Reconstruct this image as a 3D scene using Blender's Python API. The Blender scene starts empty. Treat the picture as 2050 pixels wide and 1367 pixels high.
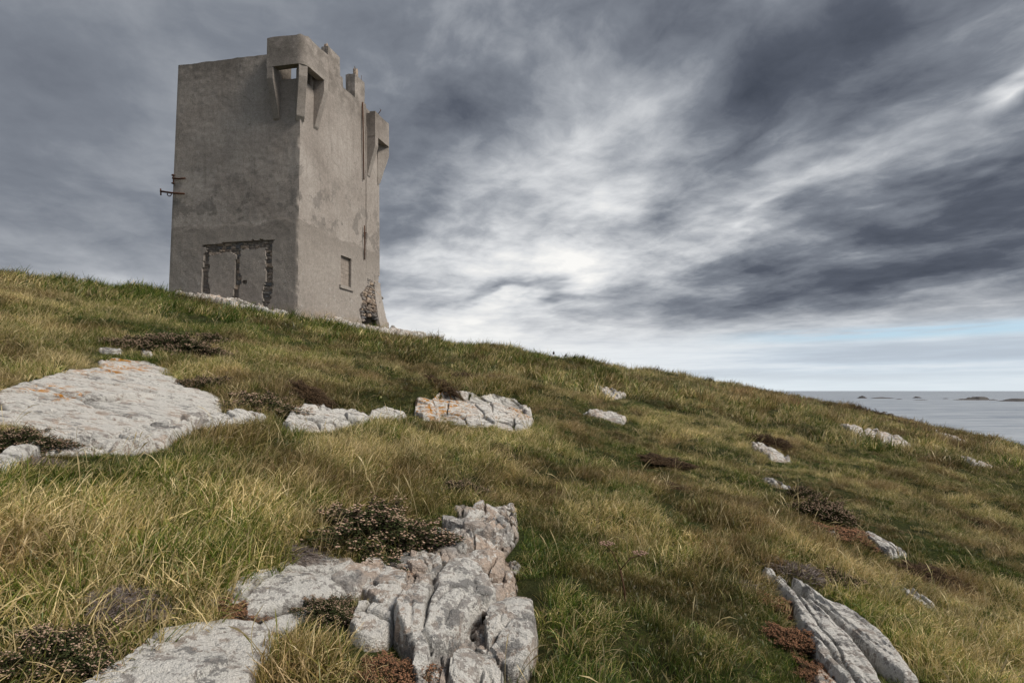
import bpy, bmesh, math, random
import numpy as np
from mathutils import Vector, noise as mnoise

rng = np.random.default_rng(7)
random.seed(7)
R = math.radians
scene = bpy.context.scene
COL = scene.collection

# ------------------------------------------------------------------ camera
FPX, CX, PITCH = 1139.0, 1025.0, R(2.45)      # photograph pixels, 2050 wide
PPY = 782.0 - FPX * math.tan(PITCH)            # row of the principal point
cam_d = bpy.data.cameras.new('camera')
cam = bpy.data.objects.new('camera', cam_d)
COL.objects.link(cam)
cam_d.sensor_width = 36.0
cam_d.lens = 36.0 * FPX / 2050.0
cam_d.shift_y = (PPY - 683.5) / 2050.0
cam_d.clip_start = 0.05
cam_d.clip_end = 200000.0
cam.location = (0, 0, 0)                       # eye level is z = 0
cam.rotation_euler = (R(90) + PITCH, 0, 0)
scene.camera = cam

# ------------------------------------------------------------------ view
scene.view_settings.view_transform = 'Standard'
scene.view_settings.look = 'None'
scene.view_settings.exposure = 1.3
scene.view_settings.gamma = 1.0
scene.cycles.max_bounces = 6
scene.cycles.diffuse_bounces = 3
scene.cycles.transmission_bounces = 3
scene.cycles.transparent_max_bounces = 6
scene.cycles.use_adaptive_sampling = True
scene.cycles.adaptive_threshold = 0.02

# ------------------------------------------------------------------ node helper
class NT:
    def __init__(self, tree):
        self.t = tree; tree.nodes.clear()
    def n(self, kind, **kw):
        nd = self.t.nodes.new(kind)
        for k, v in kw.items(): setattr(nd, k, v)
        return nd
    def put(self, sock, v):
        if hasattr(v, 'is_output'): self.t.links.new(v, sock)
        elif v is not None:
            if isinstance(v, (tuple, list)) and len(v) == 3 and sock.type == 'RGBA': v = (*v, 1)
            sock.default_value = v
    def m(self, op, a, b=None, c=None, clamp=False):
        nd = self.n('ShaderNodeMath', operation=op, use_clamp=clamp)
        for i, v in enumerate((a, b, c)):
            if v is not None: self.put(nd.inputs[i], v)
        return nd.outputs[0]
    def vm(self, op, a, b=None):
        nd = self.n('ShaderNodeVectorMath', operation=op)
        self.put(nd.inputs[0], a)
        if b is not None: self.put(nd.inputs[1], b)
        return nd.outputs[1] if op in ('DOT_PRODUCT', 'LENGTH') else nd.outputs[0]
    def noise(self, vec, scale, detail=4, rough=.5, dist=0.0, color=False, w=None):
        nd = self.n('ShaderNodeTexNoise')
        if w is not None:
            nd.noise_dimensions = '4D'; nd.inputs['W'].default_value = w
        self.put(nd.inputs['Vector'], vec); self.put(nd.inputs['Scale'], scale)
        self.put(nd.inputs['Detail'], detail); self.put(nd.inputs['Roughness'], rough)
        self.put(nd.inputs['Distortion'], dist)
        return nd.outputs['Color' if color else 'Fac']
    def voro(self, vec, scale, feature='F1', out='Distance', rand=1.0):
        nd = self.n('ShaderNodeTexVoronoi', feature=feature)
        self.put(nd.inputs['Vector'], vec); self.put(nd.inputs['Scale'], scale)
        nd.inputs['Randomness'].default_value = rand
        return nd.outputs[out]
    def ramp(self, fac, stops, interp='LINEAR'):
        nd = self.n('ShaderNodeValToRGB'); cr = nd.color_ramp; cr.interpolation = interp
        while len(cr.elements) < len(stops): cr.elements.new(.5)
        for e, (p, c) in zip(cr.elements, stops):
            e.position = p; e.color = (*c, 1) if isinstance(c, tuple) else (c, c, c, 1)
        self.put(nd.inputs[0], fac)
        return nd.outputs[0]
    def mix(self, fac, a, b, mode='MIX'):
        nd = self.n('ShaderNodeMix', data_type='RGBA', blend_type=mode)
        self.put(nd.inputs[0], fac); self.put(nd.inputs[6], a); self.put(nd.inputs[7], b)
        return nd.outputs[2]
    def rng(self, v, a, b, c=0.0, d=1.0, smooth=True):
        nd = self.n('ShaderNodeMapRange', interpolation_type='SMOOTHSTEP' if smooth else 'LINEAR')
        for i, q in enumerate((v, a, b, c, d)): self.put(nd.inputs[i], q)
        return nd.outputs[0]
    def mapping(self, vec, loc=(0, 0, 0), rot=(0, 0, 0), scl=(1, 1, 1)):
        nd = self.n('ShaderNodeMapping'); self.put(nd.inputs[0], vec)
        nd.inputs[1].default_value = loc; nd.inputs[2].default_value = rot; nd.inputs[3].default_value = scl
        return nd.outputs[0]
    def bump(self, h, strength, dist, normal=None):
        nd = self.n('ShaderNodeBump'); nd.inputs['Strength'].default_value = strength
        nd.inputs['Distance'].default_value = dist; self.put(nd.inputs['Height'], h)
        if normal is not None: self.put(nd.inputs['Normal'], normal)
        return nd.outputs[0]

def material(name):
    mt = bpy.data.materials.new(name); mt.use_nodes = True
    t = NT(mt.node_tree)
    out = t.n('ShaderNodeOutputMaterial')
    return mt, t, out
def principled(t, out, color, rough=.8, normal=None, spec=.3):
    b = t.n('ShaderNodeBsdfPrincipled')
    t.put(b.inputs['Base Color'], color); t.put(b.inputs['Roughness'], rough)
    b.inputs['Specular IOR Level'].default_value = spec
    if normal is not None: t.put(b.inputs['Normal'], normal)
    t.t.links.new(b.outputs[0], out.inputs['Surface'])
    return b
# ------------------------------------------------------------------ sky and sun
SUN_EL, SUN_AZ = R(46), R(110)                  # azimuth from +Y towards +X
SKY_K = 10 / 2 ** scene.view_settings.exposure
world = bpy.data.worlds.new('World'); scene.world = world; world.use_nodes = True
W = NT(world.node_tree)
wout = W.n('ShaderNodeOutputWorld')
world.cycles.sampling_method = 'MANUAL'; world.cycles.sample_map_resolution = 512
bg = W.n('ShaderNodeBackground'); bg.inputs['Strength'].default_value = 0.1
W.t.links.new(bg.outputs[0], wout.inputs[0])
sky = W.n('ShaderNodeTexSky', sky_type='NISHITA', sun_disc=False)
sky.sun_elevation = SUN_EL; sky.sun_rotation = SUN_AZ; sky.air_density = 1.0; sky.dust_density = 1.2
tc = W.n('ShaderNodeTexCoord').outputs['Generated']
sx = W.n('ShaderNodeSeparateXYZ'); W.put(sx.inputs[0], tc)
dx, dy, dz = sx.outputs
az = W.m('ARCTAN2', dx, dy)
el = W.m('ARCSINE', dz)
# cloud deck: the view direction meets a level sheet overhead, streaks run one way along it
den = W.m('ADD', W.m('MAXIMUM', dz, 0.0), 0.11)
px_ = W.m('DIVIDE', dx, den); py_ = W.m('DIVIDE', dy, den)
SA = R(26)
ac = W.m('ADD', W.m('MULTIPLY', px_, math.cos(SA)), W.m('MULTIPLY', py_, math.sin(SA)))
al = W.m('SUBTRACT', W.m('MULTIPLY', py_, math.cos(SA)), W.m('MULTIPLY', px_, math.sin(SA)))
def comb(x, y):
    c = W.n('ShaderNodeCombineXYZ'); W.put(c.inputs[0], x); W.put(c.inputs[1], y); return c.outputs[0]
def noise2(vec, scale, detail, rough, color=False):
    o = W.noise(vec, scale, detail, rough, color=color); o.node.noise_dimensions = '2D'; return o
pv = comb(ac, W.m('MULTIPLY', al, .66))
wz = W.vm('SUBTRACT', noise2(pv, 1.2, 4, .6, color=True), (.5, .5, .5))
pw = W.vm('ADD', pv, W.vm('MULTIPLY', wz, (.42, .42, 0)))
n1 = noise2(pw, .9, 2, .5)
pl = W.vm('ADD', comb(ac, W.m('MULTIPLY', al, .95)), W.vm('MULTIPLY', wz, (.30, .30, 0)))
n2 = noise2(pl, 2.7, 10, .60)
# broad light and dark masses of the deck, edges frayed by the same noise
ae = W.vm('ADD', comb(az, el), W.vm('MULTIPLY', wz, comb(.30, W.m('MULTIPLY', W.rng(el, R(2), R(16)), .26))))
def ang(px, py):
    x = (px - 1025) / 1139; y = -(py - PPY) / 1139
    v = Vector((x, math.cos(PITCH) - y * math.sin(PITCH), math.sin(PITCH) + y * math.cos(PITCH))).normalized()
    return math.atan2(v.x, v.y), math.asin(v.z)
MASSES = [  # photo px, py, radius x px, radius y px, tilt deg, amount
    (1740, 120, 430, 190, 30, -.30), (1500, 210, 260, 90, 33, -.26), (1960, 400, 330, 110, 20, -.20), (1360, 60, 260, 90, 30, -.12),
    (1560, 585, 430, 55, 5, -.27), (1000, 590, 200, 28, 5, -.26), (1850, 520, 330, 50, 12, -.12), (1480, 330, 190, 45, 30, -.14),
    (900, 200, 300, 110, 25, -.16), (40, 200, 520, 420, 0, -.10), (180, 430, 330, 200, 0, .05),
    (1270, 240, 200, 40, 33, .10), (1330, 100, 200, 70, 33, -.10), (1140, 450, 500, 150, 18, .17), (1210, 470, 190, 60, 20, .16),
    (1620, 420, 330, 50, 16, .27), (1880, 375, 130, 22, 18, .16), (2070, 150, 90, 36, 30, .38), (860, 480, 190, 150, 0, .18),
    (1000, 614, 140, 16, 6, .18), (950, 680, 420, 75, 0, .30), (1150, 520, 300, 70, 8, .14), (250, 590, 300, 80, 0, .14), (1030, 50, 200, 70, 25, .06), (1320, 120, 140, 30, 35, .10),
]
tot = .48
for (mx, my, rx, ry, tilt, amt) in MASSES:
    a0, e0 = ang(mx, my)
    a1, e1_ = ang(mx + 5, my); a2, e2_ = ang(mx, my - 5)
    mp = W.n('ShaderNodeMapping', vector_type='TEXTURE'); W.put(mp.inputs[0], ae)
    mp.inputs[1].default_value = (a0, e0, 0); mp.inputs[2].default_value = (0, 0, R(tilt))
    mp.inputs[3].default_value = (1.9 * rx * abs(a1 - a0) / 5, 1.9 * ry * abs(e2_ - e0) / 5, 1)
    gr = W.n('ShaderNodeTexGradient', gradient_type='QUADRATIC_SPHERE'); W.put(gr.inputs[0], mp.outputs[0])
    tot = W.m('MULTIPLY_ADD', gr.outputs[1], amt * 1.25, tot)
calm = W.rng(az, R(-34), R(2), .38, 1.0)            # the deck is smoother on the left
lum = W.m('MULTIPLY_ADD', W.m('SUBTRACT', n1, .5), W.m('MULTIPLY', calm, .26), tot)
calm2 = W.m('MULTIPLY', calm, W.rng(el, R(3), R(13), .34, .74))
lum = W.m('MULTIPLY_ADD', W.m('SUBTRACT', n2, .5), calm2, lum)
lowb = W.rng(el, R(11), R(1.5))                 # paler towards the horizon
lum = W.m('ADD', lum, W.m('MULTIPLY', lowb, .28))
cloud = W.ramp(lum, [(0.0, (.062, .073, .098)), (.2, (.098, .112, .144)), (.42, (.205, .226, .265)),
                     (.6, (.40, .422, .458)), (.8, (.70, .715, .735)), (1.0, (.96, .95, .925))])
# haze near the horizon: pale, a little blue on the right where the deck ends
hz = W.rng(el, R(7.0), R(3.0))
hzc = W.mix(W.rng(az, R(0), R(34)), (.78, .80, .82), (.58, .67, .76))
hzc = W.mix(W.rng(az, R(-18), R(-38)), hzc, (.42, .455, .51))
lay = noise2(comb(W.m('MULTIPLY', az, 2.2), W.m('MULTIPLY', el, 34)), 1.0, 6, .6)     # thin level layers low down
hzc = W.mix(W.m('MULTIPLY', W.rng(lay, .40, .66), .62), hzc, (.42, .475, .55))
hzc = W.mix(W.m('MULTIPLY', W.rng(lay, .50, .30), .5), hzc, (.88, .91, .93))
glow = W.rng(el, R(2.6), R(.2))
hzc = W.mix(W.m('MULTIPLY', glow, .7), hzc, (.80, .87, .91))
cloud = W.mix(W.m('MULTIPLY', hz, .92), cloud, hzc)
# a strip of open sky low on the right
gap = W.m('MULTIPLY', W.rng(az, R(16), R(33)), W.m('MULTIPLY', W.rng(el, R(4.0), R(4.7)), W.rng(el, R(5.7), R(5.0))))
gap = W.m('MULTIPLY', gap, W.rng(lay, .62, .40, 0, .75))
clear = W.vm('MULTIPLY', sky.outputs[0], (.16, .16, .16))
clear = W.mix(.55, clear, (.33, .60, .86))
col = W.mix(gap, cloud, clear)
# the overcast deck in front of the clear sky; Background strength 0.1 takes the scale back out
col10 = W.vm('MULTIPLY', col, (SKY_K, SKY_K, SKY_K))
W.put(bg.inputs[0], col10)

sun_d = bpy.data.lights.new('sun', 'SUN'); sun_d.energy = 1.5; sun_d.angle = R(18); sun_d.color = (1, .93, .82)
sun = bpy.data.objects.new('sun', sun_d); COL.objects.link(sun)
sv = Vector((math.sin(SUN_AZ) * math.cos(SUN_EL), math.cos(SUN_AZ) * math.cos(SUN_EL), math.sin(SUN_EL)))
sun.rotation_euler = sv.to_track_quat('Z', 'Y').to_euler()
# ------------------------------------------------------------------ helpers
def raydir(px, py):
    x = (px - CX) / FPX; y = -(py - PPY) / FPX
    Y = math.cos(PITCH) - y * math.sin(PITCH); Z = math.sin(PITCH) + y * math.cos(PITCH)
    return x / Y, Z / Y                      # per metre of depth along +Y
def project(x, y, z):
    cy = y * math.cos(PITCH) + z * math.sin(PITCH); cz = -y * math.sin(PITCH) + z * math.cos(PITCH)
    return CX + FPX * x / cy, PPY - FPX * cz / cy
def at(px, py, depth):
    u, v = raydir(px, py); return (u * depth, depth, v * depth)

def hash2(ix, iy, seed):
    h = (ix.astype(np.int64) * 374761393 + iy.astype(np.int64) * 668265263 + seed * 974711) & 0xffffffff
    h = ((h ^ (h >> 13)) * 1274126177) & 0xffffffff
    h = (h ^ (h >> 16)) & 0xffffffff
    return h / 4294967295.0
def vnoise(x, y, seed=0):
    x = np.asarray(x, float); y = np.asarray(y, float)
    ix = np.floor(x); iy = np.floor(y); fx = x - ix; fy = y - iy
    fx = fx * fx * fx * (fx * (fx * 6 - 15) + 10); fy = fy * fy * fy * (fy * (fy * 6 - 15) + 10)
    a = hash2(ix, iy, seed); b = hash2(ix + 1, iy, seed); c = hash2(ix, iy + 1, seed); d = hash2(ix + 1, iy + 1, seed)
    return (a * (1 - fx) + b * fx) * (1 - fy) + (c * (1 - fx) + d * fx) * fy - .5
def fbm(x, y, seed=0, oct=4, gain=.5):
    s = 0; a = 1.0; f = 1.0
    for i in range(oct):
        s = s + a * vnoise(x * f + 17.3 * i, y * f - 9.1 * i, seed + i); a *= gain; f *= 2.03
    return s
def worley(x, y, seed=0):
    ix = np.floor(x); iy = np.floor(y)
    f1 = np.full(x.shape, 9.0); f2 = np.full(x.shape, 9.0); cid = np.zeros(x.shape); cxx = np.zeros(x.shape); cyy = np.zeros(x.shape)
    for dx in (-1, 0, 1):
        for dy in (-1, 0, 1):
            gx = ix + dx; gy = iy + dy
            qx = gx + hash2(gx, gy, seed); qy = gy + hash2(gx, gy, seed + 5)
            d = np.hypot(x - qx, y - qy)
            near = d < f1
            f2 = np.where(near, f1, np.minimum(f2, d))
            cid = np.where(near, hash2(gx, gy, seed + 9), cid)
            cxx = np.where(near, qx, cxx); cyy = np.where(near, qy, cyy)
            f1 = np.where(near, d, f1)
    return f1, f2, cid, cxx, cyy
def smooth(a, b, x):
    t = np.clip((np.asarray(x, float) - a) / (b - a), 0, 1); return t * t * (3 - 2 * t)

def mesh_obj(name, verts, faces, mat=None, parent=None, smooth_sh=True, attrs=None):
    """verts (N,3); faces: array (M,k) or list of such arrays"""
    me = bpy.data.meshes.new(name)
    if isinstance(faces, np.ndarray): faces = [faces]
    verts = np.asarray(verts, np.float32)
    loops = np.concatenate([np.asarray(f, np.int32).ravel() for f in faces])
    sizes = np.concatenate([np.full(len(f), f.shape[1], np.int32) for f in faces])
    starts = np.concatenate([[0], np.cumsum(sizes)[:-1]]).astype(np.int32)
    me.vertices.add(len(verts)); me.vertices.foreach_set('co', verts.ravel())
    me.loops.add(len(loops)); me.loops.foreach_set('vertex_index', loops)
    me.polygons.add(len(sizes)); me.polygons.foreach_set('loop_start', starts); me.polygons.foreach_set('loop_total', sizes)
    me.update(calc_edges=True)
    me.polygons.foreach_set('use_smooth', np.full(len(sizes), bool(smooth_sh)))
    for k, (ty, arr) in (attrs or {}).items():
        at_ = me.attributes.new(k, ty, 'POINT')
        at_.data.foreach_set('value' if ty in ('FLOAT', 'INT') else ('color' if ty == 'FLOAT_COLOR' else 'vector'), np.asarray(arr, np.float32 if ty != 'INT' else np.int32).ravel())
    if mat: me.materials.append(mat)
    me.validate()
    return link(name, me, parent)
def link(name, me, parent=None):
    o = bpy.data.objects.new(name, me); COL.objects.link(o)
    if parent: o.parent = parent
    return o
def tag(o, label, cat, group=None, kind=None):
    if label: o['label'] = label
    if cat: o['category'] = cat
    if group: o['group'] = group
    if kind: o['kind'] = kind
    return o
def empty(name, loc=(0, 0, 0)):
    o = bpy.data.objects.new(name, None); COL.objects.link(o); o.location = loc
    return o
def grid_faces(nx, ny):
    i = np.arange(nx - 1)[:, None] * ny + np.arange(ny - 1)[None, :]
    return np.stack([i, i + ny, i + ny + 1, i + 1], -1).reshape(-1, 4)

# ------------------------------------------------------------------ hillside height
PA, PB = -.19, .128
def plane(x, y): return -1.6 + PA * x + PB * y
GC = []
for px, py, d in [(-300, 505, 16), (0, 552, 17), (120, 568, 18), (240, 590, 19.5), (341, 600, 20.8), (480, 618, 20.3),
                  (600, 642, 19.8), (690, 658, 22.3), (775, 666, 24.6), (860, 690, 27), (960, 702, 29), (1100, 727, 32),
                  (1240, 752, 35), (1380, 760, 37), (1440, 777, 37), (1560, 793, 37), (1640, 806, 36), (1800, 842, 34),
                  (1880, 870, 32), (2050, 904, 30), (2350, 965, 28)]:
    u, v = raydir(px, py)
    GC.append((u * d, d, v * d))
    if not 300 < px < 700:
        for k, dv in ((1.45, .045), (2.2, .13), (3.6, .28)):
            GC.append((u * d * k, d * k, (v - dv) * d * k))
GC += [(-12, 26.5, 3.3), (-9, 30, 2.9), (-16, 25, 3.6), (-18, 36, 2.6), (-10, 45, .5), (-12, 80, -14)]
for px in (-200, 500, 1025, 1500, 2200):
    for d in (2.5, 5, 9):
        u = (px - CX) / FPX; GC.append((u * d, d, float(plane(u * d, d))))
for x, y in ((-8, -5), (0, -5), (8, -5), (0, 0), (-5, 1), (5, 1), (16, -3), (-16, -3), (-14, 5), (14, 6)):
    GC.append((x, y, float(plane(x, y)) - (.05 * max(x - 8, 0))))
GC = np.array(GC)
def _phi(r2): return .5 * r2 * np.log(np.maximum(r2, 1e-9))
_n = len(GC)
_A = np.zeros((_n + 3, _n + 3))
_d2 = ((GC[:, None, :2] - GC[None, :, :2]) ** 2).sum(-1)
_A[:_n, :_n] = _phi(_d2) + np.eye(_n) * .6
_A[:_n, _n:] = np.c_[np.ones(_n), GC[:, :2]]; _A[_n:, :_n] = _A[:_n, _n:].T
_w = np.linalg.solve(_A, np.r_[GC[:, 2], 0, 0, 0])
def tps(x, y):
    x = np.asarray(x, float); y = np.asarray(y, float)
    z = _w[_n] + _w[_n + 1] * x + _w[_n + 2] * y
    for i in range(_n):
        z = z + _w[i] * _phi((x - GC[i, 0]) ** 2 + (y - GC[i, 1]) ** 2)
    return z
# a low bank runs across the slope behind the white rocks
def _foot(px, py):
    u, v = raydir(px, py); ys = np.geomspace(1.2, 60, 500)
    f = tps(u * ys, ys) - v * ys
    i = int(np.argmax(f > 0)); t = f[i - 1] / (f[i - 1] - f[i]); yy = ys[i - 1] + t * (ys[i] - ys[i - 1])
    return u * yy, yy
BANK = np.array([_foot(*p) for p in ((430, 800), (520, 815), (620, 822), (740, 822), (850, 805), (960, 800), (1060, 815), (1150, 815))])
def ground(x, y, fine=False):
    x = np.asarray(x, float); y = np.asarray(y, float)
    z = tps(x, y)
    yb = np.interp(x, BANK[:, 0], BANK[:, 1])
    win = smooth(BANK[0, 0] - .5, BANK[0, 0] + .3, x) * smooth(BANK[-1, 0] + .8, BANK[-1, 0] - .5, x)
    dl = y - yb
    z = z + .20 * win * smooth(-.05, .40, dl) * np.exp(-np.maximum(dl, 0) / 4.0)
    z = z + .10 * fbm(x / 3.1, y / 3.1, 3, 2) * smooth(1, 6, y)
    if fine:
        z = z + .19 * fbm(x / .85, y / .85, 11, 3) + .16 * fbm(x / 2.2, y / 2.2, 17, 2) * smooth(5, 9, y) + .03 * fbm(x / .2, y / .2, 13, 2)
        z = z + (.40 * fbm(x / 4.2, y / 4.2, 19, 2) + .30 * fbm(x / 1.6, y / 1.6, 23, 2)) * smooth(12, 26, y)
    return np.maximum(z, -52.0)
_ys = np.geomspace(1.0, 70, 700)
def hit(px, py):
    """where the sight line of a photo pixel meets the hillside"""
    u, v = raydir(px, py)
    f = ground(u * _ys, _ys) - v * _ys
    if not (f > 0).any(): i = len(_ys) - 1
    else: i = max(int(np.argmax(f > 0)), 1)
    t = np.clip(f[i - 1] / (f[i - 1] - f[i]), 0, 1); yy = _ys[i - 1] + t * (_ys[i] - _ys[i - 1])
    return np.array([u * yy, yy, float(ground(u * yy, yy))])
# ------------------------------------------------------------------ materials of the tower
def plaster_material():
    mt, t, out = material('roughcast_render')
    pos = t.n('ShaderNodeNewGeometry').outputs['Position']
    sep = t.n('ShaderNodeSeparateXYZ'); t.put(sep.inputs[0], pos); z = sep.outputs[2]
    big = t.noise(pos, .55, 4, .55); med = t.noise(pos, 2.2, 5, .6); fine = t.noise(pos, 26, 4, .7); grit = t.voro(pos, 42)
    streak = t.noise(t.mapping(pos, scl=(2.6, 2.6, .22)), 1.6, 4, .55)
    col = t.ramp(big, [(.30, (.250, .219, .198)), (.50, (.322, .287, .262)), (.70, (.378, .342, .315))])
    col = t.mix(t.m('MULTIPLY', t.rng(streak, .52, .76), .42), col, (.185, .165, .150))
    # the lower coat ends on a ragged level line; dark damp blotches just above it
    edge = t.m('ADD', z, t.m('MULTIPLY', t.m('SUBTRACT', t.noise(pos, 1.1, 5, .6), .5), .7))
    low = t.rng(edge, 6.10, 6.05)
    col = t.mix(t.m('MULTIPLY', low, .5), col, (.290, .262, .238))
    col = t.mix(t.m('MULTIPLY', t.m('MULTIPLY', low, t.rng(edge, 5.0, 6.0)), .42), col, (.190, .168, .150))
    blot = t.m('MULTIPLY', t.rng(t.noise(pos, 1.25, 6, .62), .53, .57), t.m('MULTIPLY', t.rng(z, 6.0, 6.3), t.rng(z, 9.2, 7.0)))
    col = t.mix(t.m('MULTIPLY', blot, .58), col, (.158, .145, .135))
    top = t.m('MULTIPLY', t.rng(z, 10.6, 12.2), t.rng(med, .36, .6))
    col = t.mix(t.m('MULTIPLY', top, .62), col, (.128, .112, .098))
    bloom = t.m('MULTIPLY', t.rng(t.noise(pos, 3.3, 6, .7), .58, .68), t.rng(z, 4.8, 3.6))
    col = t.mix(t.m('MULTIPLY', bloom, .5), col, (.47, .46, .44))
    foot = t.m('MULTIPLY', t.m('MULTIPLY', t.rng(z, 3.2, 2.6), t.rng(med, .4, .6)), .55)
    col = t.mix(foot, col, (.30, .22, .13))
    col = t.mix(.36, col, t.ramp(fine, [(.28, .45), (.72, 1.65)]), 'MULTIPLY')
    col = t.mix(.26, col, t.ramp(t.noise(pos, 9, 5, .7), [(.3, .45), (.7, 1.6)]), 'MULTIPLY')
    col = t.mix(t.m('MULTIPLY', t.rng(grit, .25, .05), .25), col, (.46, .43, .40))
    crack = t.voro(t.vm('ADD', pos, t.vm('MULTIPLY', t.noise(pos, 1.3, 5, .6, color=True), (1.6, 1.6, .9))), .30, 'DISTANCE_TO_EDGE')
    crk = t.m('MULTIPLY', t.rng(crack, .007, .001), t.rng(med, .50, .56))
    col = t.mix(t.m('MULTIPLY', crk, .45), col, (.08, .07, .06))
    h = t.m('ADD', t.m('MULTIPLY', fine, .6), t.m('MULTIPLY', grit, .5))
    nrm = t.bump(h, .55, .03)
    principled(t, out, col, .95, nrm, .1)
    return mt
def stone_material(name, c1, c2, lo=.35):
    mt, t, out = material(name)
    pos = t.n('ShaderNodeNewGeometry').outputs['Position']
    rnd = t.n('ShaderNodeObjectInfo').outputs['Random']
    f = t.noise(pos, 9, 5, .65); g = t.noise(pos, 40, 3, .6)
    col = t.mix(rnd, c1, c2)
    col = t.mix(.7, col, t.ramp(f, [(.3, lo), (.7, 1.5)]), 'MULTIPLY')
    principled(t, out, col, .9, t.bump(t.m('ADD', f, t.m('MULTIPLY', g, .4)), .6, .03), .15)
    return mt
def rust_material():
    mt, t, out = material('rusty_iron')
    pos = t.n('ShaderNodeNewGeometry').outputs['Position']
    f = t.noise(pos, 30, 4, .6)
    principled(t, out, t.ramp(f, [(.3, (.035, .022, .018)), (.7, (.13, .055, .03))]), .85, None, .2)
    return mt
M_PLASTER = plaster_material()
M_STONE = stone_material('rubble_stone', (.14, .14, .145), (.42, .33, .26))
M_CORE = stone_material('wall_core_mortar', (.15, .135, .12), (.19, .165, .145))
M_BLOCK = stone_material('concrete_block', (.25, .215, .19), (.29, .25, .22), .7)
M_RUST = rust_material()

# ------------------------------------------------------------------ signal tower
TC = np.array((-7.598, 20.0)); TL = np.array((-12.612, 21.0)); TR = np.array((-6.048, 25.2))
S1 = float(np.hypot(*(TL - TC))); S2 = float(np.hypot(*(TR - TC)))
E1 = (TL - TC) / S1; E2 = (TR - TC) / S2
ZT, ZB = 11.98, 1.5
def tw(s, t, z):
    """tower coordinates: s back-left along the front face, t back along the right face; walls lean in a little"""
    s = np.asarray(s, float); t = np.asarray(t, float); z = np.asarray(z, float)
    k = 1 + .0038 * (ZT - z)
    a = (s - S1 / 2) * k + S1 / 2; b = (t - S2 / 2) * k + S2 / 2
    x = TC[0] + a * E1[0] + b * E2[0]; y = TC[1] + a * E1[1] + b * E2[1]
    return np.stack(np.broadcast_arrays(x, y, z * (1 + .00218 * (z - 1))), -1)
def face_px(face, px, py, const=0.0):
    """photo pixel -> position on a tower plane: 'L' (s, z at t=const) or 'R' (t, z at s=const)"""
    q = np.array([2.5, 6.0])
    def f(q):
        p = tw(q[0], const, q[1]) if face == 'L' else tw(const, q[0], q[1])
        return np.array(project(*p)) - (px, py)
    for _ in range(12):
        r = f(q); J = np.c_[(f(q + (1e-3, 0)) - r) / 1e-3, (f(q + (0, 1e-3)) - r) / 1e-3]
        q = q - np.linalg.solve(J, r)
    return q
tower = empty('signal_tower', tuple(tw(S1 / 2, S2 / 2, 2.4)))
tag(tower, 'tall square ruined watchtower in grey roughcast, on top of the grassy hill', 'tower')
TOFF = np.array(tower.location)
def tmesh(name, verts, faces, mat, sm=False, parent=None, fix=True):
    verts = np.asarray(verts, float)
    base = TOFF if parent is None else TOFF
    o = mesh_obj(name, verts - base, faces, mat, parent or tower, sm)
    if fix:
        bm = bmesh.new(); bm.from_mesh(o.data); bmesh.ops.recalc_face_normals(bm, faces=bm.faces); bm.to_mesh(o.data); bm.free()
    return o
BOXF = np.array([[0, 1, 3, 2], [4, 6, 7, 5], [0, 4, 5, 1], [2, 3, 7, 6], [0, 2, 6, 4], [1, 5, 7, 3]])
def boxes(name, lst, mat, parent=None):
    V = []; F = []
    for (s0, s1, t0, t1, z0, z1) in lst:
        g = np.array([(s, t, z) for s in (s0, s1) for t in (t0, t1) for z in (z0, z1)])
        F.append(BOXF + 8 * len(V)); V.append(tw(g[:, 0], g[:, 1], g[:, 2]))
    return tmesh(name, np.concatenate(V), np.concatenate(F), mat, parent=parent)
def inpoly(x, y, poly):
    poly = np.asarray(poly); c = np.zeros(np.shape(x), bool); n = len(poly)
    for i in range(n):
        x1, y1 = poly[i]; x2, y2 = poly[(i + 1) % n]
        if y1 == y2: continue
        c ^= ((y1 > y) != (y2 > y)) & (x < (x2 - x1) * (y - y1) / (y2 - y1) + x1)
    return c
zl = lambda pts: [face_px('L', 380 + a * .13167, 460 + b * .13167) for a, b in pts]   # traced from an enlargement of the doorway
zr = lambda pts: [face_px('R', 670 + a * .16818, 450 + b * .16818) for a, b in pts]
def widen(poly, k=.035):
    p = np.array(poly); c = []
    for i in range(len(p)):
        a, b, d = p[i - 1], p[i], p[(i + 1) % len(p)]
        n1_ = np.array((b[1] - a[1], a[0] - b[0])); n2_ = np.array((d[1] - b[1], b[0] - d[0]))
        n_ = n1_ / (np.linalg.norm(n1_) + 1e-9) + n2_ / (np.linalg.norm(n2_) + 1e-9); n_ /= np.linalg.norm(n_) + 1e-9
        c.append(b + n_ * k)
    A = lambda q: .5 * abs(np.sum(np.array(q)[:, 0] * np.roll(np.array(q)[:, 1], 1) - np.array(q)[:, 1] * np.roll(np.array(q)[:, 0], 1)))
    return c if A(c) > A(p) else widen(poly, -k)
DOOR = [widen(zl(p)) for p in (
    [(205, 240), (1275, 148), (1262, 212), (1160, 258), (780, 300), (600, 328), (360, 360), (300, 375), (240, 360), (290, 275), (205, 255)],
    [(240, 340), (300, 375), (292, 600), (285, 800), (310, 1010), (330, 1300), (180, 1300), (200, 965), (205, 690), (220, 500)],
    [(1165, 258), (1248, 205), (1250, 780), (1262, 830), (1235, 960), (1215, 1060), (1185, 1140), (1150, 1300), (1090, 1300), (1110, 1130), (1130, 1060), (1112, 960), (1165, 780)],
    [(600, 325), (780, 300), (765, 370), (748, 420), (745, 640), (780, 760), (770, 820), (745, 850), (735, 1000), (710, 1080), (690, 1300), (630, 1300), (655, 1080), (665, 1000), (685, 940), (690, 800), (705, 560), (715, 390)],
    [(805, 775), (870, 775), (865, 815), (810, 820)])]
WIN = zr([(72, 355), (195, 405), (192, 750), (68, 715)])
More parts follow.
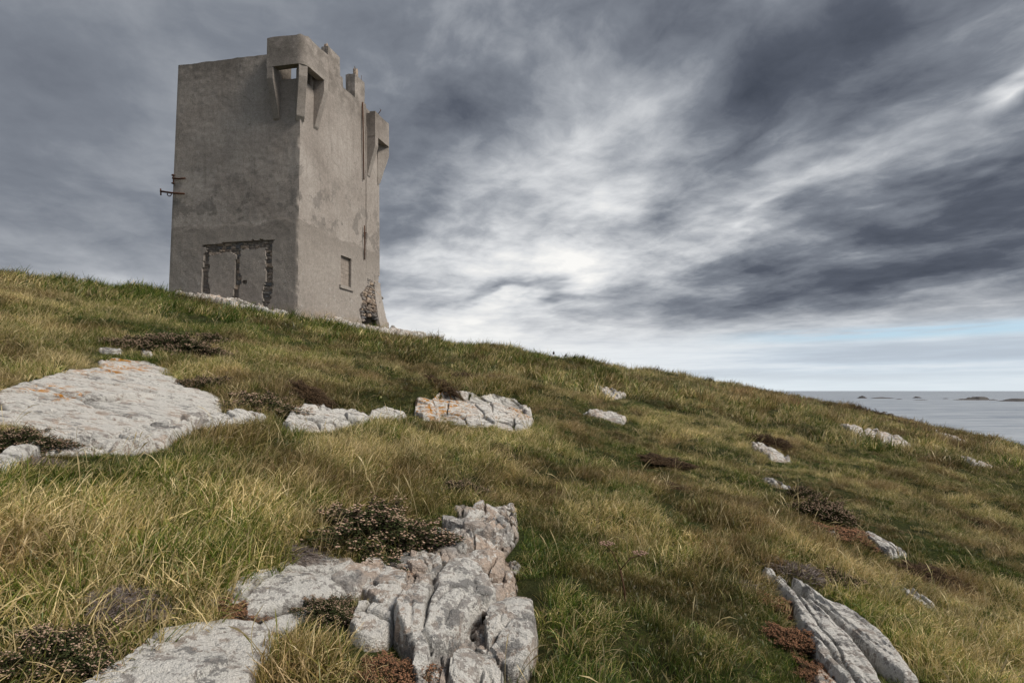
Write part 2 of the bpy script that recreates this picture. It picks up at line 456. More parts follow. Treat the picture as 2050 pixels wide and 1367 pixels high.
w0 = (WIN[0][0] + WIN[3][0]) / 2; w1 = (WIN[1][0] + WIN[2][0]) / 2; wz1 = (WIN[0][1] + WIN[1][1]) / 2; wz0 = (WIN[2][1] + WIN[3][1]) / 2
RUIN = zr([(545, 640), (500, 690), (460, 730), (380, 735), (355, 770), (300, 830), (325, 900), (320, 975), (290, 1010), (300, 1080), (320, 1130), (318, 1400), (640, 1400)])
TP = 4.36                                            # pilaster and battered foot start here on the right face

def skin(name, face, smax, masks, cell=.045, top=None):
    na = int(smax / cell); nz = int((ZT - ZB) / cell)
    a = np.linspace(0, smax, na + 1); z = np.linspace(ZB, ZT, nz + 1)
    A, Z = np.meshgrid(a, z, indexing='ij')
    sd = 31 if face == 'L' else 57
    Aj = A + .30 * cell * (vnoise(A / cell * 1.7, Z / cell * 1.7, sd)) ; Zj = Z + .30 * cell * (vnoise(A / cell * 1.7, Z / cell * 1.7, sd + 1))
    Aj[0] = 0; Aj[-1] = smax; Zj[:, 0] = ZB; Zj[:, -1] = ZT
    Zj[:, -1] += .03 * fbm(a / .5, a * 0, sd + 4, 3)
    out = .030 * fbm(A / 1.3, Z / 1.3, sd, 3) + .010 * fbm(A / .16, Z / .16, sd + 3, 3)
    low = smooth(6.0, 5.9, Z + .25 * fbm(A / .8, Z / .5, 77, 3))
    out = out + .012 * low
    e = smooth(0, .10, A) * smooth(smax, smax - .10, A)
    chip = np.clip(.018 + .06 * fbm(Z / .35, 0 * Z, 400, 4), .004, .07)      # worn and chipped arris, same on both faces
    out = out * e - chip * (1 - smooth(0, .08, A))
    Aj = Aj + chip * (1 - smooth(0, .08, A))
    P = tw(Aj, -out, Zj) if face == 'L' else tw(-out, Aj, Zj)
    B = tw(Aj, .07 + 0 * out, Zj) if face == 'L' else tw(.07 + 0 * out, Aj, Zj)
    ca = (A[:-1, :-1] + A[1:, 1:]) / 2; cz = (Z[:-1, :-1] + Z[1:, 1:]) / 2
    ja = ca + .05 * fbm(ca / .12, cz / .12, 5, 2); jz = cz + .05 * fbm(ca / .12, cz / .12, 6, 2)
    cut = np.zeros(ca.shape, bool)
    for mk, rough in masks: cut |= inpoly(ja if rough else ca, jz if rough else cz, mk)
    if top is not None: cut |= top(ca, cz)
    N = (na + 1) * (nz + 1)
    idx = np.arange(N).reshape(na + 1, nz + 1)
    q = np.stack([idx[:-1, :-1], idx[1:, :-1], idx[1:, 1:], idx[:-1, 1:]], -1)
    keep = ~cut
    F = [q[keep]]
    kp = np.pad(keep, 1)
    for (i0, i1, sh) in ((0, 1, (0, -1)), (1, 2, (1, 0)), (2, 3, (0, 1)), (3, 0, (-1, 0))):
        nb = kp[1 + sh[0]:kp.shape[0] - 1 + sh[0], 1 + sh[1]:kp.shape[1] - 1 + sh[1]]
        sel = keep & ~nb
        ee = q[sel]
        F.append(np.stack([ee[:, i1], ee[:, i0], ee[:, i0] + N, ee[:, i1] + N], -1))
    V = np.concatenate([P.reshape(-1, 3), B.reshape(-1, 3)])
    F = np.concatenate(F)
    used = np.unique(F); mp = np.full(2 * N, -1); mp[used] = np.arange(len(used))
    o = tmesh(name, V[used], mp[F], M_PLASTER, True, fix=True)
    o.data.polygons.foreach_set('use_smooth', np.ones(len(o.data.polygons), bool))
    o.data.set_sharp_from_angle(angle=R(50))
    return o
skin('rendered_wall', 'L', S1, [(d, True) for d in DOOR], top=lambda a, z: (a < .84) & (z > 10.98))
skin('rendered_wall', 'R', S2, [([(w0, wz0), (w1, wz0), (w1, wz1), (w0, wz1)], False), (RUIN, True)], top=lambda a, z: (a < .62) & (z > 10.98))
TH = .62
core = boxes('wall_core', [
    (.07, .84, .07, TH, ZB, 10.95), (.84, S1 - .02, .07, TH, ZB, ZT - .03),
    (.07, TH, TH + .001, 2.0, ZB, ZT - .03) if False else (.07, TH, TH + .001, w0 - .03, ZB, ZT - .03),
    (.07, TH, w0 - .029, w1 + .03, ZB, wz0 - .03), (.07, TH, w0 - .029, w1 + .03, wz1 + .03, ZT - .03), (.30, TH, w0 - .028, w1 + .029, wz0 - .029, wz1 + .029),
    (.07, TH, w1 + .031, 4.05, ZB, ZT - .03), (.07, TH, 4.051, S2 - .02, 3.35, ZT - .03), (.45, TH, 4.051, S2 - .02, ZB, 3.349), (.07, .449, 5.0, S2 - .02, ZB, 3.349),
], M_CORE)
boxes('rendered_wall', [(S1 - TH, S1, TH + .002, S2 - TH, ZB, ZT - .02), (0.02, S1, S2 - TH + .002, S2 - .004, ZB, ZT - .02)], M_PLASTER)
boxes('roof_deck', [(TH + .002, S1 - TH - .002, TH + .004, S2 - TH - .002, 10.0, 10.2)], M_CORE)

# stones left bare where the render was cut away
def stone_mesh(name, w, h, d, seed):
    r = np.random.default_rng(seed)
    V = []
    for layer, (k, zz) in enumerate(((1.0, -d), (1.0, -.35 * d), (.74, 0.0))):
        for (cx, cy) in ((-1, -1), (0, -1.05), (1, -1), (1.05, 0), (1, 1), (0, 1.05), (-1, 1), (-1.05, 0)):
            V.append(((cx * .5 + r.uniform(-.07, .07)) * w * k, (cy * .5 + r.uniform(-.08, .08)) * h * k, zz + (r.uniform(-.25, .15) * d if layer == 2 else 0)))
    F4 = [[l * 8 + i, l * 8 + (i + 1) % 8, l * 8 + 8 + (i + 1) % 8, l * 8 + 8 + i] for l in (0, 1) for i in range(8)]
    V.append((0, 0, .04 * d)); F3 = [[16 + i, 16 + (i + 1) % 8, 24] for i in range(8)]
    return np.array(V), [np.array(F4), np.array(F3)]
STONES = []
for i in range(9):
    v, f = stone_mesh('stone', 1, 1, 1, 100 + i)
    me_o = mesh_obj('stone', v, f, M_STONE, None, False); me_o.data.name = 'stone'; STONES.append(me_o.data)
    bpy.data.objects.remove(me_o)
def put_stone(face, a, z, w, h, depth, outset, rot, const=0.0, name='stone', mats=None):
    o = bpy.data.objects.new(name, STONES[rng.integers(len(STONES))]); COL.objects.link(o); o.parent = tower
    p = (tw(a, const - outset, z) if face == 'L' else tw(const - outset, a, z)) - TOFF
    ex = Vector((*(-E1 if face == 'L' else E2), 0)); ez = Vector((0, 0, 1)); n = ex.cross(ez)   # outward
    from mathutils import Matrix
    m = Matrix((ex, ez, n)).transposed().to_4x4()
    o.matrix_local = Matrix.Translation(p) @ m @ Matrix.Rotation(rot, 4, 'Z') @ Matrix.Diagonal((w, h, depth, 1))
    return o
def fill_stones(face, poly, w, h, outset, const=0.0, jw=.35):
    poly = np.array(poly); lo = poly.min(0); hi = poly.max(0)
    z = max(lo[1], 2.2)
    while z < hi[1]:
        hh = h * rng.uniform(.65, 1.35)
        a = lo[0] - rng.uniform(0, w)
        while a < hi[0]:
            ww = w * rng.uniform(1 - jw, 1 + jw * 1.4)
            if inpoly(np.array([a + ww / 2]), np.array([z + hh / 2]), poly)[0]:
                put_stone(face, a + ww / 2, z + hh / 2, ww * 1.0, hh * 1.0, .10, outset + rng.uniform(-.03, .02), rng.uniform(-.08, .08), const)
            a += ww
        z += hh
fill_stones('L', DOOR[0], .22, .11, -.045)
fill_stones('L', DOOR[1], .22, .13, -.045)
fill_stones('L', DOOR[2], .22, .12, -.045)
fill_stones('L', DOOR[3], .16, .14, -.045)
# blocked window
nz_ = 7; bh = (wz1 - wz0) / nz_
for r_ in range(nz_):
    cuts = [w0 + .01, w0 + (w1 - w0) * (.62 if r_ % 2 else .34), w1 - .01]
    for a0_, a1_ in zip(cuts[:-1], cuts[1:]):
        b_ = boxes('block', [(.085 + .006 * rng.random(), .31, a0_ + .002, a1_ - .002, wz0 + r_ * bh + .003, wz0 + (r_ + 1) * bh - .003)], M_BLOCK)
boxes('window_sill', [(-.07, .2, w0 - .10, w1 + .12, wz0 - .13, wz0 - .004)], M_PLASTER)

# bartizan: a curved screen carried on corbels round the corner, open below
PROF = [(.42, 11.27), (.425, 10.86), (.33, 10.52), (.24, 10.26), (.14, 9.92), (.06, 9.62), (-.05, 9.48)]
def bartizan(name, mp, dz, top_lbl=None):
    def W_(p, q, z): s, t = mp(np.asarray(p, float), np.asarray(q, float)); return tw(s, t, np.asarray(z, float) + dz)
    path = [(1.05, -.42), (.8, -.42), (.5, -.42), (.1, -.42)] + [(-.12 - .30 * math.sin(a), -.12 - .30 * math.cos(a)) for a in np.linspace(0.02, math.pi / 2 - .02, 9)] + [(-.42, .1), (-.42, .5), (-.42, .8), (-.42, 1.02)]
    path = np.array(path); tan = np.gradient(path, axis=0); tan /= np.linalg.norm(tan, axis=1)[:, None]
    inn = path + np.c_[-tan[:, 1], tan[:, 0]] * -.26
    n = len(path); V = []
    zt = 12.27 + .02 * np.sin(np.arange(n) * 1.3)
    for (pp, zz) in ((path, np.full(n, 11.25)), (path, np.full(n, 11.75)), (path, zt - .04), (path * .985 + inn * .015, zt), (inn, zt), (inn, np.full(n, 11.25))):
        V.append(W_(pp[:, 0], pp[:, 1], zz))
    V = np.concatenate(V); F = []
    for l in range(6):
        for i in range(n - 1):
            a = l * n + i; b = ((l + 1) % 6) * n + i
            F.append([a, a + 1, b + 1, b])
    capA = [l * n for l in range(6)]; capB = [l * n + n - 1 for l in range(6)]
    root = tmesh(name, V, [np.array(F), np.array([capA, capB])], M_PLASTER, True)
    root.data.set_sharp_from_angle(angle=R(40))
    def prism(nm, corners_fn, prof, mat=M_PLASTER):
        V = []
        for (d, z) in prof:
            V += [corners_fn(d, -1, z), corners_fn(d, 1, z)]
        m = len(prof)
        V += [corners_fn(-.06, -1, prof[0][1]), corners_fn(-.06, 1, prof[0][1]), corners_fn(-.06, -1, prof[-1][1]), corners_fn(-.06, 1, prof[-1][1])]
        F4 = [[2 * i, 2 * i + 1, 2 * i + 3, 2 * i + 2] for i in range(m - 1)]
        F4 += [[0, 2 * m, 2 * m + 1, 1], [2 * m, 2 * m + 2, 2 * m + 3, 2 * m + 1]]
        sideA = [2 * i for i in range(m)] + [2 * m + 2, 2 * m]; sideB = [2 * i + 1 for i in range(m)] + [2 * m + 3, 2 * m + 1]
        o = mesh_obj(nm, np.array(V).reshape(-1, 3) - TOFF, [np.array(F4), np.array([sideA, sideB])], mat, root, False)
        bm = bmesh.new(); bm.from_mesh(o.data); bmesh.ops.recalc_face_normals(bm, faces=bm.faces)
        bmesh.ops.bevel(bm, geom=[e for e in bm.edges], offset=.012, segments=1, affect='EDGES'); bm.to_mesh(o.data); bm.free()
        return o
    prism('corbel', lambda d, e, z: W_(.915 + .125 * e, -d + .004, z), PROF)
    prism('corbel', lambda d, e, z: W_(-d + .004, .885 + .125 * e, z), PROF)
    prism('corbel', lambda d, e, z: W_(-d * .74 + .10 * e + .004, -d * .74 - .10 * e + .004, z), PROF)
    ret = [(.42 - .005, 11.252), (.42 - .005, 12.20), (-.04, 12.22)]
    for fn in (lambda d, e, z: W_(.945 + .10 * e, -d, z), lambda d, e, z: W_(-d, .915 + .10 * e, z)):
        V = [fn(d, e, z) for e in (-1, 1) for d in (.19, -.05) for z in (11.252, 12.23)]
        tmesh('return_wall', np.array(V), BOXF, M_PLASTER, parent=root)
    return root
bz = bartizan('bartizan', lambda p, q: (p, q), 0.0); bz['label'] = 'bartizan over the near corner with an opening that shows sky'
bz2 = bartizan('bartizan', lambda p, q: (p, S2 - q), -.47); bz2['label'] = 'smaller looking bartizan on the far right corner'

# merlons and stumps on the right parapet
def rough_box(name, s0, s1, t0, t1, z0, z1, seed, mat=M_PLASTER, topj=.05, parent=None):
    n = 7; bm = bmesh.new(); bmesh.ops.create_cube(bm, size=1)
    bmesh.ops.subdivide_edges(bm, edges=bm.edges, cuts=n, use_grid_fill=True)
    co = np.array([v.co for v in bm.verts]) + .5
    j = np.c_[vnoise(co[:, 1] * 4 + seed, co[:, 2] * 6, 1), vnoise(co[:, 0] * 4 + seed, co[:, 2] * 6, 2), vnoise(co[:, 0] * 3 + seed, co[:, 1] * 4, 3)]
    s = s0 + (s1 - s0) * co[:, 0] + .018 * j[:, 0]; t = t0 + (t1 - t0) * co[:, 1] + .018 * j[:, 1]
    z = z0 + (z1 - z0) * co[:, 2] + np.where(co[:, 2] > .95, 2 * topj * j[:, 2], 0)
    P = tw(s, t, z) - TOFF
    for v, p in zip(bm.verts, P): v.co = p
    bmesh.ops.recalc_face_normals(bm, faces=bm.faces)
    me = bpy.data.meshes.new(name); bm.to_mesh(me); bm.free(); me.materials.append(mat)
    return link(name, me, parent or tower)
m1 = rough_box('merlon', .01, .30, 1.62, 2.44, 11.9, 13.04, 3, topj=.02)
rough_box('merlon_step', .012, .282, 2.445, 2.66, 11.9, 12.35, 4, parent=m1)
rough_box('broken_stone', .10, .2, 1.66, 1.82, 13.0, 13.17, 5, M_STONE, .08, parent=m1)
m2 = rough_box('merlon', .0, .42, 3.52, 4.28, 11.6, 12.97, 8, topj=.02)
rough_box('broken_stone', .05, .17, 3.66, 3.84, 12.95, 13.25, 9, M_STONE, .12, parent=m2)
rough_box('merlon_step', .002, .30, 4.283, 4.42, 11.6, 12.1, 12, parent=m2)

# pilaster and battered foot at the far end of the right face
zp = RUIN[0][1]
V = []
tt = np.linspace(TP, S2 + .02, 12); zz_ = np.linspace(zp + .05, 11.2, 90)
T_, Z_ = np.meshgrid(tt, zz_, indexing='ij')
Z_[:, 0] += .10 * fbm(tt / .2, tt * 0, 91, 3)
P = tw(-.032 - .012 * fbm(T_ / .4, Z_ / .4, 92, 3), T_, Z_)
B = tw(.02 + 0 * T_, T_, Z_)
nA, nZ = T_.shape; ix = np.arange(nA * nZ).reshape(nA, nZ)
F = [grid_faces(nA, nZ)]
for a, b in ((ix[0, :-1], ix[0, 1:]), (ix[-1, 1:], ix[-1, :-1]), (ix[1:, 0], ix[:-1, 0])): F.append(np.stack([a, b, b + nA * nZ, a + nA * nZ], -1))
tmesh('pilaster', np.concatenate([P.reshape(-1, 3), B.reshape(-1, 3)]), np.concatenate(F), M_PLASTER, True).data.set_sharp_from_angle(angle=R(50))
zf = 2.45; zh = zp - .25
def foot(z): return .05 + .50 * np.clip((4.55 - z) / (4.55 - 2.4), 0, 1.2) ** 1.25
# outer sloping plaster of the foot
tt = np.linspace(4.66, S2 + .05, 14); zz_ = np.linspace(1.6, zh, 40)
T_, Z_ = np.meshgrid(tt, zz_, indexing='ij')
lean = np.interp(Z_, (2.4, 4.6), (.0, .35)); T2 = T_ - lean * (1 - (T_ - tt[0]) / (tt[-1] - tt[0])) * -1
T2 = np.minimum(T2, S2 + .05)
P = tw(-foot(Z_) - .025 * fbm(T_ / .3, Z_ / .3, 95, 3), T2, Z_); B = tw(-foot(Z_) + .14, T2, Z_)
nA, nZ = T_.shape; ix = np.arange(nA * nZ).reshape(nA, nZ); NN = nA * nZ
F = [grid_faces(nA, nZ), grid_faces(nA, nZ)[:, ::-1] + NN]
for a, b in ((ix[0, :-1], ix[0, 1:]), (ix[-1, 1:], ix[-1, :-1]), (ix[1:, 0], ix[:-1, 0]), (ix[:-1, -1], ix[1:, -1])): F.append(np.stack([a, b, b + NN, a + NN], -1))
tmesh('battered_foot', np.concatenate([P.reshape(-1, 3), B.reshape(-1, 3)]), np.concatenate(F), M_PLASTER, True).data.set_sharp_from_angle(angle=R(50))
# rubble core of the foot, hollow at the bottom
z = 2.2
while z < zp + .15:
    hh = rng.uniform(.06, .16)
    f = float(foot(z + hh / 2))
    a = 4.02 + rng.uniform(-.05, .05)
    while a < S2 - .02:
        ww = rng.uniform(.14, .36)
        hollow = 4.12 < a + ww / 2 < 4.95 and z + hh / 2 < 3.02 + .2 * math.sin(a * 9)
        if not hollow:
            o_ = .02 if a < TP - .1 else min(.02 + (f - .04) * min(1, (a - TP + .2) / .45), f - .03)
            if inpoly(np.array([a + ww / 2]), np.array([z + hh / 2]), np.array(RUIN))[0] or (a > TP and z < zh):
                put_stone('R', a + ww / 2, z + hh / 2, ww * 1.04, hh * 1.05, .22, max(o_, -.03) + rng.uniform(-.03, .03), rng.uniform(-.08, .08))
        a += ww
    z += hh

# iron left in the walls
def tube(name, pts, r, mat, parent, n=6, off=TOFF):
    pts = np.array(pts, float); V = []; F = []
    tang = np.gradient(pts, axis=0)
    for p, tg in zip(pts, tang):
        tg = Vector(tg).normalized(); u = tg.orthogonal().normalized(); w = tg.cross(u)
        for i in range(n):
            a = 2 * math.pi * i / n; V.append(Vector(p) + (u * math.cos(a) + w * math.sin(a)) * r)
    m = len(pts)
    for k in range(m - 1):
        for i in range(n): F.append([k * n + i, k * n + (i + 1) % n, (k + 1) * n + (i + 1) % n, (k + 1) * n + i])
    V = np.array(V); caps = [list(range(n))[::-1], [(m - 1) * n + i for i in range(n)]]
    return mesh_obj(name, V - off, [np.array(F), np.array(caps)], mat, parent, True)
def Lp(px, py, out): q = face_px('L', px, py, -out); return tw(q[0], -out, q[1])
br = tube('iron_bracket', [Lp(371, 357, .06), Lp(358, 358, .06), Lp(345, 357, .06)], .028, M_RUST, tower)
tube('upright', [Lp(346, 349, .06), Lp(347, 358, .06), Lp(347, 369, .06)], .022, M_RUST, br)
for yy in (351, 367): tube('clip', [Lp(344, yy, .06), Lp(349, yy, .06)], .03, M_RUST, br)
br = tube('iron_bracket', [Lp(369, 388, .07), Lp(345, 386.5, .07), Lp(321, 383, .07)], .034, M_RUST, tower)
tube('upright', [Lp(321.5, 378, .07), Lp(322, 384, .07), Lp(322, 391, .07)], .026, M_RUST, br)
tube('ring', [Lp(339 + 4 * math.cos(a), 389 + 4 * math.sin(a), .07) for a in np.linspace(-.6, math.pi + .4, 9)], .018, M_RUST, br)
def Rp(px, py, out): q = face_px('R', px, py, -out); return tw(-out, q[0], q[1])
tube('drain_pipe', [Rp(726, 205, .05), Rp(727, 260, .08), Rp(728, 330, .075), Rp(728.5, 360, .07)], .030, M_RUST, tower)
tube('drain_pipe', [Rp(729.5, 452, .07), Rp(730, 475, .075), Rp(730, 500, .07), Rp(730.2, 520, .07)], .028, M_RUST, tower)
tube('pipe_bracket', [Rp(728, 467, .03), Rp(734, 466, .12)], .022, M_RUST, tower)
rod = tw(-.2, S2 - .55, 11.75)
tube('iron_rod', [rod, rod + (.04, 0, .12), rod + (.16, 0, .26), rod + (.22, 0, .36), rod + (.17, 0, .40)], .016, M_RUST, tower)
tube('wire_rod', [tw(.1, 4.2, 12.9), tw(.1, 4.2, 13.25)], .010, M_RUST, tower)
# ------------------------------------------------------------------ ground sheet and sea
def ground_material():
    mt, t, out = material('turf_soil')
    pos = t.n('ShaderNodeNewGeometry').outputs['Position']
    a = t.noise(pos, .8, 5, .6); b = t.noise(pos, 7, 6, .65); c = t.noise(pos, 45, 4, .7)
    col = t.ramp(b, [(.3, (.022, .020, .010)), (.5, (.040, .046, .015)), (.7, (.085, .075, .032))])
    col = t.mix(t.rng(a, .45, .62), col, t.ramp(c, [(.3, (.020, .030, .008)), (.7, (.075, .092, .026))]))
    principled(t, out, col, .95, t.bump(t.m('ADD', b, c), .9, .06), .1)
    return mt
M_GROUND = ground_material()
SEA_Z = -45.0
mt, t, out = material('sea_water')
pos = t.n('ShaderNodeNewGeometry').outputs['Position']
w1 = t.noise(t.mapping(pos, rot=(0, 0, R(8)), scl=(.010, .045, 1)), 1.0, 6, .62)
w2 = t.noise(t.mapping(pos, rot=(0, 0, R(-6)), scl=(.0012, .008, 1)), 1.0, 5, .6)
colr = t.mix(t.rng(w2, .38, .62), (.22, .255, .31), (.32, .355, .405))
colr = t.mix(t.m('MULTIPLY', t.rng(w1, .44, .60), .6), colr, (.46, .49, .53))
bp = principled(t, out, colr, .55, t.bump(w1, .8, 5.0), .18)
M_SEA = mt
sea = mesh_obj('sea', np.array([(-60000, -30000, SEA_Z), (60000, -30000, SEA_Z), (60000, 90000, SEA_Z), (-60000, 90000, SEA_Z)]), np.array([[0, 1, 2, 3]]), M_SEA, smooth_sh=False)
tag(sea, 'calm grey blue sea reaching to a straight horizon', None, kind='structure')

# ------------------------------------------------------------------ rock
def rock_material(name, white=.5, pink=.5, dark=.5, streak=False):
    mt, t, out = material(name)
    pos = t.n('ShaderNodeNewGeometry').outputs['Position']
    if streak: pos_s = t.mapping(pos, rot=(0, 0, R(streak)), scl=(.55, 1.45, 1.0))
    else: pos_s = pos
    a = t.noise(pos, 2.3, 5, .6); b = t.noise(pos_s, 11, 6, .68); c = t.noise(pos_s, 38, 5, .7); f = t.noise(pos, 130, 3, .6)
    col = t.mix(t.rng(a, .40, .62, 0, pink), (.37, .35, .335), (.54, .43, .355))
    col = t.mix(.55, col, t.ramp(c, [(.28, .45), (.72, 1.5)]), 'MULTIPLY')
    # pale crust lichen in ragged patches, grey lichen over it, black specks, then fresh orange
    wn = t.m('ADD', b, t.m('MULTIPLY', t.m('SUBTRACT', c, .5), .45))
    lo = .66 - .26 * white
    wm = t.rng(wn, lo, lo + .05)
    col = t.mix(t.m('MULTIPLY', wm, .88), col, t.ramp(f, [(.3, (.62, .60, .565)), (.7, (.82, .80, .765))]))
    dn = t.m('ADD', t.noise(pos_s, 5.2, 6, .62, w=3.1), t.m('MULTIPLY', t.m('SUBTRACT', c, .5), .35))
    ld = .66 - .20 * dark
    dm = t.rng(dn, ld, ld + .035)
    col = t.mix(t.m('MULTIPLY', dm, .82), col, t.ramp(f, [(.3, (.155, .150, .148)), (.7, (.25, .243, .238))]))
    sp = t.rng(t.noise(pos_s, 55, 4, .75, w=1.7), .64, .70)
    col = t.mix(t.m('MULTIPLY', sp, .7), col, (.07, .066, .06))
    at_ = t.n('ShaderNodeAttribute', attribute_name='lichen').outputs['Fac']
    om = t.m('MULTIPLY', at_, t.rng(t.noise(pos_s, 16, 5, .7, w=8.2), .50, .56))
    col = t.mix(om, col, (.55, .24, .035))
    so = t.n('ShaderNodeAttribute', attribute_name='soil').outputs['Fac']
    col = t.mix(so, col, (.045, .036, .024))
    col = t.mix(.22, col, t.ramp(t.noise(pos_s, 75, 4, .75, w=5.5), [(.3, .4), (.66, 1.6)]), 'MULTIPLY')
    h = t.m('ADD', t.m('ADD', t.m('MULTIPLY', c, 1.1), t.m('MULTIPLY', b, .5)), t.m('MULTIPLY', f, .5))
    principled(t, out, col, .92, t.bump(h, 1.0, .030), .12)
    return mt
M_ROCK_GREY = rock_material('lichened_rock', .78, .85, .66)
M_ROCK_PINK = rock_material('broken_pink_rock', .50, 1.0, .22)
M_ROCK_WHITE = rock_material('pale_slab_rock', .95, 1.0, .28, streak=8)
M_ROCK_RIB = rock_material('ribbed_rock', .86, .35, .42, streak=-52)
M_ROCK_FAR = rock_material('weathered_ledge', .62, .8, .35, streak=-20)

ROCKS = []                                           # plan outlines, kept free of grass
def hitl(px, py, lift=0.0):
    u, v = raydir(px, py); f = ground(u * _ys, _ys) + lift - v * _ys
    i = max(int(np.argmax(f > 0)), 1) if (f > 0).any() else len(_ys) - 1
    tt_ = np.clip(f[i - 1] / (f[i - 1] - f[i]), 0, 1); yy = _ys[i - 1] + tt_ * (_ys[i] - _ys[i - 1])
    return np.array([u * yy, yy])
def sdf(x, y, poly):
    d = np.full(x.shape, 1e9); n = len(poly)
    for i in range(n):
        ax, ay = poly[i]; bx, by = poly[(i + 1) % n]; ex, ey = bx - ax, by - ay
        k = np.clip(((x - ax) * ex + (y - ay) * ey) / max(ex * ex + ey * ey, 1e-12), 0, 1)
        d = np.minimum(d, np.hypot(x - ax - k * ex, y - ay - k * ey))
    return np.where(inpoly(x, y, poly), d, -d)
def rock(name, poly, H, mat, parent=None, edge=.10, res=.012, cell=.25, facet=.03, crack=.03, an=(1, 1), rot=0.0, rough=.012, seed=1,
         lichen=(), plan=None, dome=0.0, wob=.35, lift=None, sink=.10, soil=0.0, grow=.02, scale_h=1.0, cuts=0, cut_slope=(.15, .6)):
    H = H * scale_h
    if rot == 'axis':
        q_ = np.array([hitl(px, py, .05) for px, py in poly]); q_ = q_ - q_.mean(0); ev = np.linalg.eigh(q_.T @ q_)[1][:, 1]; rot = math.atan2(ev[1], ev[0]) - math.pi / 2
    P = np.array(plan) if plan is not None else np.array([hitl(px, py, H * .7 if lift is None else lift) for px, py in poly])
    ROCKS.append(P)
    lo = P.min(0) - .10 - grow; hi = P.max(0) + .10 + grow
    nx = max(8, int((hi[0] - lo[0]) / res)); ny = max(8, int((hi[1] - lo[1]) / res))
    X, Y = np.meshgrid(np.linspace(lo[0], hi[0], nx), np.linspace(lo[1], hi[1], ny), indexing='ij')
    d = sdf(X, Y, P) + grow + wob * edge * (fbm(X / (edge * 1.6), Y / (edge * 1.6), seed, 3))
    t_ = np.clip(d / edge, 0, 1)
    h = H * (.55 * np.clip(t_ * 2.6, 0, 1) + .45 * (1 - (1 - t_) ** 2))
    if dome: h = h + dome * (1 - np.exp(-np.maximum(d, 0) / (edge * 3)))
    if cuts:                                         # flat fracture planes sliced off the top
        r_ = np.random.default_rng(seed); ctr = P.mean(0); size = .5 * math.sqrt(np.prod(P.max(0) - P.min(0)))
        for _ in range(cuts):
            th = r_.uniform(0, 2 * math.pi); dv = np.array((math.cos(th), math.sin(th))); c0 = ctr + r_.normal(0, .28, 2) * size - dv * size * r_.uniform(0, .55)
            sl = r_.uniform(*cut_slope)
            h = np.minimum(h, (H + dome) * r_.uniform(.85, 1.1) + sl * ((X - c0[0]) * dv[0] + (Y - c0[1]) * dv[1]))
        h = np.maximum(h, .012)
    h = np.where(d < 0, d * 4.0, h)
    c_, s_ = math.cos(rot), math.sin(rot)
    U = (X * c_ + Y * s_) / (cell * an[0]); V = (-X * s_ + Y * c_) / (cell * an[1])
    U = U + .25 * fbm(X / cell, Y / cell, seed + 3, 2); V = V + .25 * fbm(X / cell, Y / cell, seed + 4, 2)
    f1, f2, cid, qx, qy = worley(U, V, seed)
    ti = smooth(0, .5, t_)
    cw = max(.045, 1.3 * res / (cell * min(an)))
    h = h + ti * (facet * (cid - .5) * 1.4 + facet * 3.2 * ((hash2(np.floor(cid * 999), np.floor(cid * 77), 3) - .5) * (U - qx) + (hash2(np.floor(cid * 555), np.floor(cid * 31), 4) - .5) * (V - qy)))
    h = h - crack * 1.5 * np.exp(-((f2 - f1) / cw) ** 2) * ti * smooth(.20, .40, vnoise(U * .7, V * .7, seed + 8) + .5)
    g1, g2, gid, _gx, _gy = worley(U * 2.7 + 3, V * 2.7, seed + 20)
    h = h + ti * facet * .8 * ((gid - .5) + (hash2(np.floor(gid * 999), np.floor(gid * 77), 5) - .5) * (U * 2.7 + 3 - _gx) + (hash2(np.floor(gid * 555), np.floor(gid * 31), 6) - .5) * (V * 2.7 - _gy)) - ti * crack * .45 * np.exp(-((g2 - g1) / (cw * 2)) ** 2) * smooth(.35, .55, vnoise(U * 1.1, V * 1.1, seed + 18) + .5)
    k1, k2, kid, _kx, _ky = worley(U * 6.5 + 9, V * 6.5, seed + 30)
    h = h + ti * facet * .30 * ((kid - .5) + (hash2(np.floor(kid * 999), np.floor(kid * 77), 7) - .5) * (U * 6.5 + 9 - _kx) * 1.5)
    h = h + rough * fbm(X / .10, Y / .10, seed + 6, 4) + rough * .7 * fbm(U * 1.3, V * 1.3, seed + 7, 3) * ti
    Z = ground(X, Y) - .02 + h
    lc = np.zeros(X.shape)
    for (lx, ly, lr) in lichen:
        q = hitl(lx, ly, H); lc = np.maximum(lc, smooth(lr, lr * .3, np.hypot(X - q[0], (Y - q[1]) * .6)))
    so = smooth(.02, -.03, h) * .8 + .55 * np.exp(-((f2 - f1) / cw) ** 2) * ti * smooth(.3, .5, vnoise(U * .7, V * .7, seed + 8) + .5) + soil * smooth(.1, .5, np.exp(-(f2 - f1) / .05))
    keep = (h > -sink)
    fk = keep[:-1, :-1] | keep[1:, :-1] | keep[1:, 1:] | keep[:-1, 1:]
    F = grid_faces(nx, ny)[fk.ravel()]
    used = np.unique(F); mp = np.full(nx * ny, -1); mp[used] = np.arange(len(used))
    Vv = np.stack([X, Y, Z], -1).reshape(-1, 3)[used]
    o = mesh_obj(name, Vv, mp[F], mat, parent, True, {'lichen': ('FLOAT', lc.ravel()[used]), 'soil': ('FLOAT', np.clip(so.ravel()[used], 0, 1))})
    o.data.set_sharp_from_angle(angle=R(24))
    return o
def zz(ox, oy, k): return lambda pts: [(ox + a * k, oy + b * k) for a, b in pts]
z7 = zz(620, 1000, .2685); z6 = zz(0, 950, .3415); z8 = zz(0, 690, .2244); z4 = zz(500, 680, .3415); z9 = zz(1350, 950, .3415); z5 = zz(1000, 680, .5122)
